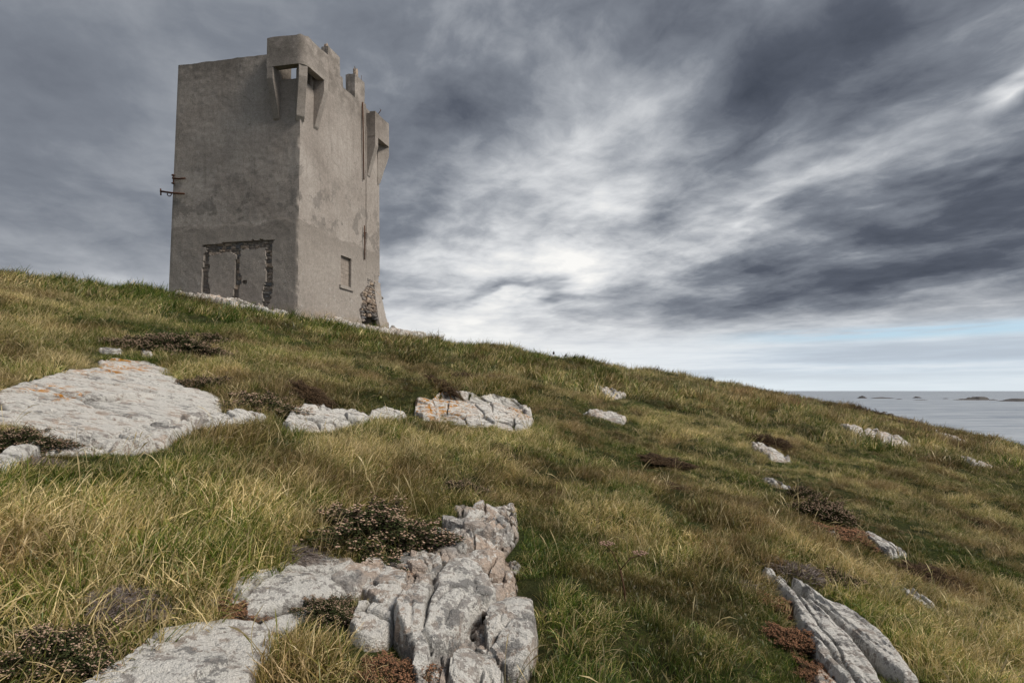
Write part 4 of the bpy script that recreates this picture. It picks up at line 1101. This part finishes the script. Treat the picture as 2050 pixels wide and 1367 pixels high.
P_XY = P_XY[keep]; P_FAR = P_FAR[keep]; rd = rd[keep]; hn = hn[keep]
gx_, gy_ = P_XY.T
nr_ = smooth(-.45, -.02, rd)
gz_ = ground(gx_, gy_, True) * (1 - nr_) + (ground(gx_, gy_) - .05 * smooth(-.12, .03, rd)) * nr_
gz_ = gz_ + .05 * smooth(-.02, .03, rd)
N = len(gx_)
patch = fbm(gx_ / 1.5, gy_ / 1.5, 201, 3); patch2 = fbm(gx_ / .5, gy_ / .5, 207, 2); wide = fbm(gx_ / 6, gy_ / 6, 215, 2)
longness = np.clip(.50 + 1.1 * patch + .6 * patch2 + .20 * smooth(.5, -1.5, gx_ / np.maximum(gy_, 1) * 2) + .15 * smooth(6, 10, gy_), 0, 1)
dryness = .43 + .52 * fbm(gx_ / .8 + 5, gy_ / .8, 231, 3) + .30 * wide + .26 * (longness - .5)
dryness += .10 * smooth(2, 9, gx_) * smooth(6, 12, gy_) - .14 * smooth(14, 22, gy_) * smooth(6, -2, gx_ - .1 * gy_)
scl = (.55 + .80 * longness) * rng.uniform(.7, 1.3, N)
scl *= 1 - .55 * smooth(-.14, .0, rd)
front = np.maximum.reduce([rock_dist(gx_, gy_ + q_) for q_ in (.15, .3, .5)])
scl *= 1 - .55 * smooth(-.10, .05, front) * (gy_ < 14)
scl = scl * (1 - .22 * smooth(-1.5, .5, gx_) * (P_FAR == 0))
scl = np.where(P_FAR == 1, scl * (.75 + .75 * smooth(-.1, .35, patch2)), scl)
vid = np.where(P_FAR == 1, 12 + rng.integers(0, 5, N), np.where(longness + rng.normal(0, .15, N) > .45, rng.integers(0, 8, N), 8 + rng.integers(0, 4, N)))
scl = np.where((vid >= 8) & (vid < 12), np.clip(scl * 1.25, .7, 1.3), scl)
_yb = np.interp(gx_, BANK[:, 0], BANK[:, 1]); _win = smooth(BANK[0, 0] - .5, BANK[0, 0] + .3, gx_) * smooth(BANK[-1, 0] + .8, BANK[-1, 0] - .5, gx_)
bankz = _win * np.exp(-((gy_ - _yb - .45) / .45) ** 2)               # rank tussocks along the top of the bank
scl = scl * (1 + .35 * bankz)
hill = smooth(.30, .55, gx_ / np.maximum(gy_, 1)) * smooth(15, 21, gy_) * smooth(-.16, .05, fbm(gx_ / 3.0, gy_ / 3.0, 277, 3))
dryness = dryness - .38 * np.exp(-((gx_ - 7.6) / 3.2) ** 2 - ((gy_ - 10.8) / 2.2) ** 2) - .20 * smooth(12, 16, gy_) * smooth(-3, -8, gx_)
weed = (P_FAR == 0) & (rng.random(N) < .05 + .25 * smooth(.12, .3, fbm(gx_ / .4, gy_ / .4, 331, 2))) & (longness < .75) & (rng.random(N) < .35)
vid = np.where(weed, 21 + rng.integers(0, 2, N), vid); dryness = np.where(weed, rng.uniform(-.15, .25, N), dryness)
red = np.clip(1.2 * hill + smooth(.02, .30, fbm(gx_ / .9 - 3, gy_ / .9, 251, 3)) * .8 + .5 * bankz + smooth(1.5, .9, hn) * .45, 0, 1) * (.4 + .6 * rng.random(N))
wind = .25 * fbm(gx_ / 2.0, gy_ / 2.0, 261, 2) * 3
rot = np.c_[rng.normal(0, .16, N), rng.normal(0, .16, N) + .10, wind + rng.normal(.1, .85, N)]
tint = np.c_[dryness + rng.normal(0, .14, N), 1.05 * rng.uniform(.6, 1.45, N) * (1 + .55 * patch + .35 * fbm(gx_ / .35, gy_ / .35, 291, 2)), red]

def scatter(name, xyz, rot, scl, vid, tint, label):
    o = mesh_obj(name, xyz, np.zeros((0, 3), int), None, None, False) if False else None
    me = bpy.data.meshes.new(name); me.vertices.add(len(xyz)); me.vertices.foreach_set('co', np.asarray(xyz, np.float32).ravel())
    for k, ty, arr, key in (('rot', 'FLOAT_VECTOR', rot, 'vector'), ('scl', 'FLOAT', scl, 'value'), ('vid', 'INT', vid, 'value'), ('tint', 'FLOAT_VECTOR', tint, 'vector')):
        a_ = me.attributes.new(k, ty, 'POINT'); a_.data.foreach_set(key, np.asarray(arr, np.int32 if ty == 'INT' else np.float32).ravel())
    o = link(name, me)
    ng = bpy.data.node_groups.new(name + '_scatter', 'GeometryNodeTree')
    ng.interface.new_socket('Geometry', in_out='INPUT', socket_type='NodeSocketGeometry'); ng.interface.new_socket('Geometry', in_out='OUTPUT', socket_type='NodeSocketGeometry')
    gi = ng.nodes.new('NodeGroupInput'); go = ng.nodes.new('NodeGroupOutput')
    ci = ng.nodes.new('GeometryNodeCollectionInfo'); ci.inputs['Collection'].default_value = TUFTS
    ci.inputs['Separate Children'].default_value = True; ci.inputs['Reset Children'].default_value = True
    ip = ng.nodes.new('GeometryNodeInstanceOnPoints'); ip.inputs['Pick Instance'].default_value = True
    def na(nm, ty):
        nd = ng.nodes.new('GeometryNodeInputNamedAttribute'); nd.data_type = ty; nd.inputs['Name'].default_value = nm; return nd.outputs['Attribute']
    L = ng.links.new
    L(gi.outputs[0], ip.inputs['Points']); L(ci.outputs[0], ip.inputs['Instance']); L(na('vid', 'INT'), ip.inputs['Instance Index'])
    er = ng.nodes.new('FunctionNodeEulerToRotation'); L(na('rot', 'FLOAT_VECTOR'), er.inputs[0]); L(er.outputs[0], ip.inputs['Rotation'])
    L(na('scl', 'FLOAT'), ip.inputs['Scale']); L(ip.outputs[0], go.inputs[0])
    md = o.modifiers.new('scatter', 'NODES'); md.node_group = ng
    tag(o, label, None, kind='stuff')
    print('DBG', name, len(xyz))
    return o
scatter('grass', np.c_[gx_, gy_, gz_], rot, scl, vid, tint, 'wind blown green and straw coloured grass covering the hillside')
# seed stalks standing above it
ks = (P_FAR == 0) & (longness > .35) & (rng.random(N) < .085) & (rd < -.08) & (gy_ < 13)
kf = (P_FAR == 1) & (rng.random(N) < .22)
ks = ks | kf
n_ = ks.sum()
scatter('dry_grass_stalks', np.c_[gx_, gy_, gz_][ks] + np.c_[rng.normal(0, .05, (n_, 2)), np.zeros(n_)], rot[ks] + rng.normal(0, .12, (n_, 3)), rng.uniform(.6, 1.0, n_), 17 + rng.integers(0, 4, n_),
        np.c_[rng.uniform(.75, 1.05, n_), rng.uniform(.85, 1.15, n_), rng.random(n_) * .25], 'thin dry seed stalks standing above the grass')

# ------------------------------------------------------------------ heather
def flat_mat(name, c1, c2, scale=60, trans=0.0):
    mt, t, out = material(name)
    pos = t.n('ShaderNodeNewGeometry').outputs['Position']
    br = t.n('ShaderNodeAttribute', attribute_name='br').outputs['Fac']
    principled(t, out, t.mix(br, c1, c2), .9, None, .1)
    return mt
M_HLEAF = flat_mat('heather_leaf', (.022, .028, .012), (.060, .070, .026))
M_HLEAF_BROWN = flat_mat('heather_leaf_brown', (.045, .032, .020), (.135, .085, .048))
M_HSTEM = flat_mat('heather_stem', (.045, .030, .022), (.10, .07, .05))
M_HGREY = flat_mat('heather_dead_twig', (.13, .105, .10), (.26, .22, .20))
M_FL_BEIGE = flat_mat('heather_flower_beige', (.28, .18, .13), (.50, .36, .27))
M_FL_ORANGE = flat_mat('heather_flower_orange', (.20, .095, .055), (.40, .21, .125))
def heather_meshes(kind, seed, n=620):
    r = np.random.default_rng(seed)
    S = [[], [], []]; Lf = [[], [], []]; Fl = [[], [], []]
    def strip(dst, pts_, w, br):
        i0 = len(dst[0])
        sd = np.cross(pts_[-1] - pts_[0], r.normal(size=3)); sd /= np.linalg.norm(sd) + 1e-9
        for k, p in enumerate(pts_):
            dst[0] += [p - sd * w * .5, p + sd * w * .5]; dst[2] += [br, br]
            if k: dst[1].append([i0 + 2 * k - 2, i0 + 2 * k - 1, i0 + 2 * k + 1, i0 + 2 * k])
    def quad(dst, c, u, v, br):
        i0 = len(dst[0]); dst[0] += [c - u - v, c + u - v, c + u + v, c - u + v]; dst[1].append([i0, i0 + 1, i0 + 2, i0 + 3]); dst[2] += [br] * 4
    for b in range(n):
        a = r.uniform(0, 2 * math.pi); cz = r.random() ** .7
        rr = math.sqrt(1 - cz * cz)
        lump = .80 + .75 * float(vnoise(np.array(math.cos(a) * 2.2 + seed), np.array(math.sin(a) * 2.2 + cz * 2), seed)) + r.normal(0, .07)
        tip = np.array([.5 * rr * math.cos(a), .5 * rr * math.sin(a), .04 + .46 * cz]) * lump
        root = np.array([tip[0] * .35, tip[1] * .35, -.03]); mid = root * .45 + tip * .55 + r.normal(0, .035, 3)
        tip = tip + np.array([.03, 0, .01]); br = r.random()
        strip(S, [root, mid, tip], .007 if kind != 'D' else .010, br)
        if kind == 'D':
            for _ in range(3):
                q = root + (tip - root) * r.uniform(.4, .9); strip(S, [q, q + r.normal(0, .06, 3), q + r.normal(0, .09, 3)], .007, r.random())
            if r.random() < .6: continue
        dr = (tip - mid) / (np.linalg.norm(tip - mid) + 1e-9)
        for k in range(11):
            c = mid + (tip - mid) * (k / 10.0) * 1.02 + r.normal(0, .010, 3)
            u = r.normal(size=3); u -= dr * u.dot(dr) * .4; u /= np.linalg.norm(u); v = np.cross(u, r.normal(size=3)); v /= np.linalg.norm(v) + 1e-9
            quad(Lf, c, u * .0125, v * .0042, r.random())
        if kind in ('A', 'B') and r.random() < (.62 if kind == 'A' else .85):
            for k in range(3 if kind == 'A' else 5):
                c = tip + dr * r.uniform(-.06, .015) + r.normal(0, .011, 3); s_ = r.uniform(.0065, .0105); b3 = r.random(); i0 = len(Fl[0])
                for e in ((1, 0, 0), (-1, 0, 0), (0, 1, 0), (0, -1, 0), (0, 0, 1.2), (0, 0, -1.2)): Fl[0].append(c + np.array(e) * s_); Fl[2].append(b3)
                for f in ((0, 2, 4), (2, 1, 4), (1, 3, 4), (3, 0, 4), (2, 0, 5), (1, 2, 5), (3, 1, 5), (0, 3, 5)): Fl[1].append([i0 + q for q in f])
    res = []
    leafm = {'A': M_HLEAF, 'B': M_HLEAF_BROWN, 'C': M_HLEAF_BROWN, 'D': M_HLEAF_BROWN}[kind]
    for nm, dd, m_ in (('stems', S, M_HGREY if kind == 'D' else M_HSTEM), ('foliage', Lf, leafm), ('flowers', Fl, M_FL_BEIGE if kind == 'A' else M_FL_ORANGE)):
        if not dd[0]: continue
        o = mesh_obj(nm, np.array(dd[0]), np.array(dd[1]), m_, None, False, {'br': ('FLOAT', dd[2])})
        res.append((nm, o.data)); bpy.data.objects.remove(o)
    return res
HM = {k: [heather_meshes(k, 70 + 7 * i + ord(k), nn) for i in range(2)] for k, nn in (('A', 900), ('B', 700), ('C', 900), ('D', 420))}
for i, (px, py, wp, hp, kind, lb) in enumerate(HEATHER):
    x, y, w = HP[i]
    h = hp / FPX * y
    c = np.array([x, y + .20 * w])
    g0 = float(ground(c[0], c[1])); gxs = (float(ground(c[0] + .2, c[1])) - g0) / .2; gys = (float(ground(c[0], c[1] + .2)) - g0) / .2
    root = empty('heather_shrub', (c[0], c[1], g0 - .01))
    nrm = Vector((-gxs, -gys, 1)).normalized()
    q = Vector((0, 0, 1)).rotation_difference(nrm)
    root.rotation_mode = 'QUATERNION'
    from mathutils import Quaternion
    root.rotation_quaternion = q @ Quaternion((0, 0, 1), rng.uniform(-.35, .35))
    root.scale = (w * (1.35 if kind != 'B' else 1.6), w * (1.0 if kind != 'B' else 1.35), max(h * {'A': 1.3, 'B': .62}.get(kind, .85), w * .2))
    if py < 660 and px < 700: root.scale = (w * 1.2, w * .8, w * 1.0)
    tag(root, lb, 'heather' if 'tuft against' not in lb and 'mossy tuft' not in lb else 'plant', 'heather on the slope')
    for nm, me in HM[kind][i % 2]: link(nm, me, root)

# ------------------------------------------------------------------ a dead umbellifer in the grass
M_UMB = flat_mat('umbel_stem', (.10, .055, .035), (.15, .085, .055)); M_UMBH = flat_mat('umbel_seed_head', (.30, .20, .15), (.44, .32, .25))
b0 = hitl(1252, 1225); zb = float(ground(*b0))
umb = empty('umbellifer', (b0[0], b0[1], zb)); tag(umb, 'dead umbellifer with two dry seed heads on a red stem, right of the outcrop', 'plant')
yb_ = b0[1]
top1 = np.array(at(1214, 1085, yb_ + .02)); top2 = np.array(at(1281, 1104, yb_ + .03)); base = np.array((*b0, zb)); fork = np.array(at(1242, 1140, yb_)); OFFU = base
tube('stem', [base, base * .5 + fork * .5 + (.01, 0, 0), fork], .0045, M_UMB, umb, 5, OFFU)
for tp in (top1, top2):
    st = tube('stalk', [fork, (fork + tp) / 2 + (0, 0, .015), tp - (0, 0, .02)], .0030, M_UMB, umb, 5, OFFU)
    for k in range(16):
        a = k * 2.4; rr = .012 + .034 * math.sqrt((k + .5) / 16)
        e = tp + np.array([rr * math.cos(a), rr * math.sin(a), .004 - rr * .25])
        tube('ray', [tp - (0, 0, .02), e], .0016, M_UMBH, st, 4, OFFU)
        n_ = mesh_obj('seed', np.array([(.008, 0, 0), (-.008, 0, 0), (0, .008, 0), (0, -.008, 0), (0, 0, .006), (0, 0, -.006)]) + e - OFFU, np.array([(0, 2, 4), (2, 1, 4), (1, 3, 4), (3, 0, 4), (2, 0, 5), (1, 2, 5), (3, 1, 5), (0, 3, 5)]), M_UMBH, st, False)
# little dark plants on the skyline
for i, (px, py, hp, lb) in enumerate([(1108, 722, 9, 'small dark plant on the skyline, leftmost of the row'), (1133, 727, 7, 'tiny dark plant on the skyline, second of the row'),
                                      (1150, 729, 8, 'small dark plant on the skyline, third of the row'), (1168, 731, 9, 'upright dark plant on the skyline, rightmost of the row'),
                                      (960, 700, 12, 'bushy tuft standing up on the skyline right of the tower'), (40, 545, 22, 'lone bent seed stalk on the skyline at far left')]):
    q = hitl(px, py + 10); z = float(ground(q[0], q[1], True)) + .12; s_ = hp / FPX * q[1]
    if i == 5:
        tube_pts = np.array([(0, 0, -.1), (.02, 0, .2), (.06, 0, .34), (.14, 0, .42), (.20, 0, .40)]) + (q[0], q[1], z)
        o = tube('seed_stalk', tube_pts, .009, M_HSTEM, None, 5, np.zeros(3)); tag(o, lb, 'plant'); continue
    root = empty('skyline_plant', (q[0], q[1], z)); root.scale = (s_ * .55, s_ * .55, s_ * 1.5)
    tag(root, lb, 'plant', 'plants on the skyline')
    for nm, me in HM['C' if i != 4 else 'A'][i % 2][:2]: link(nm, me, root)
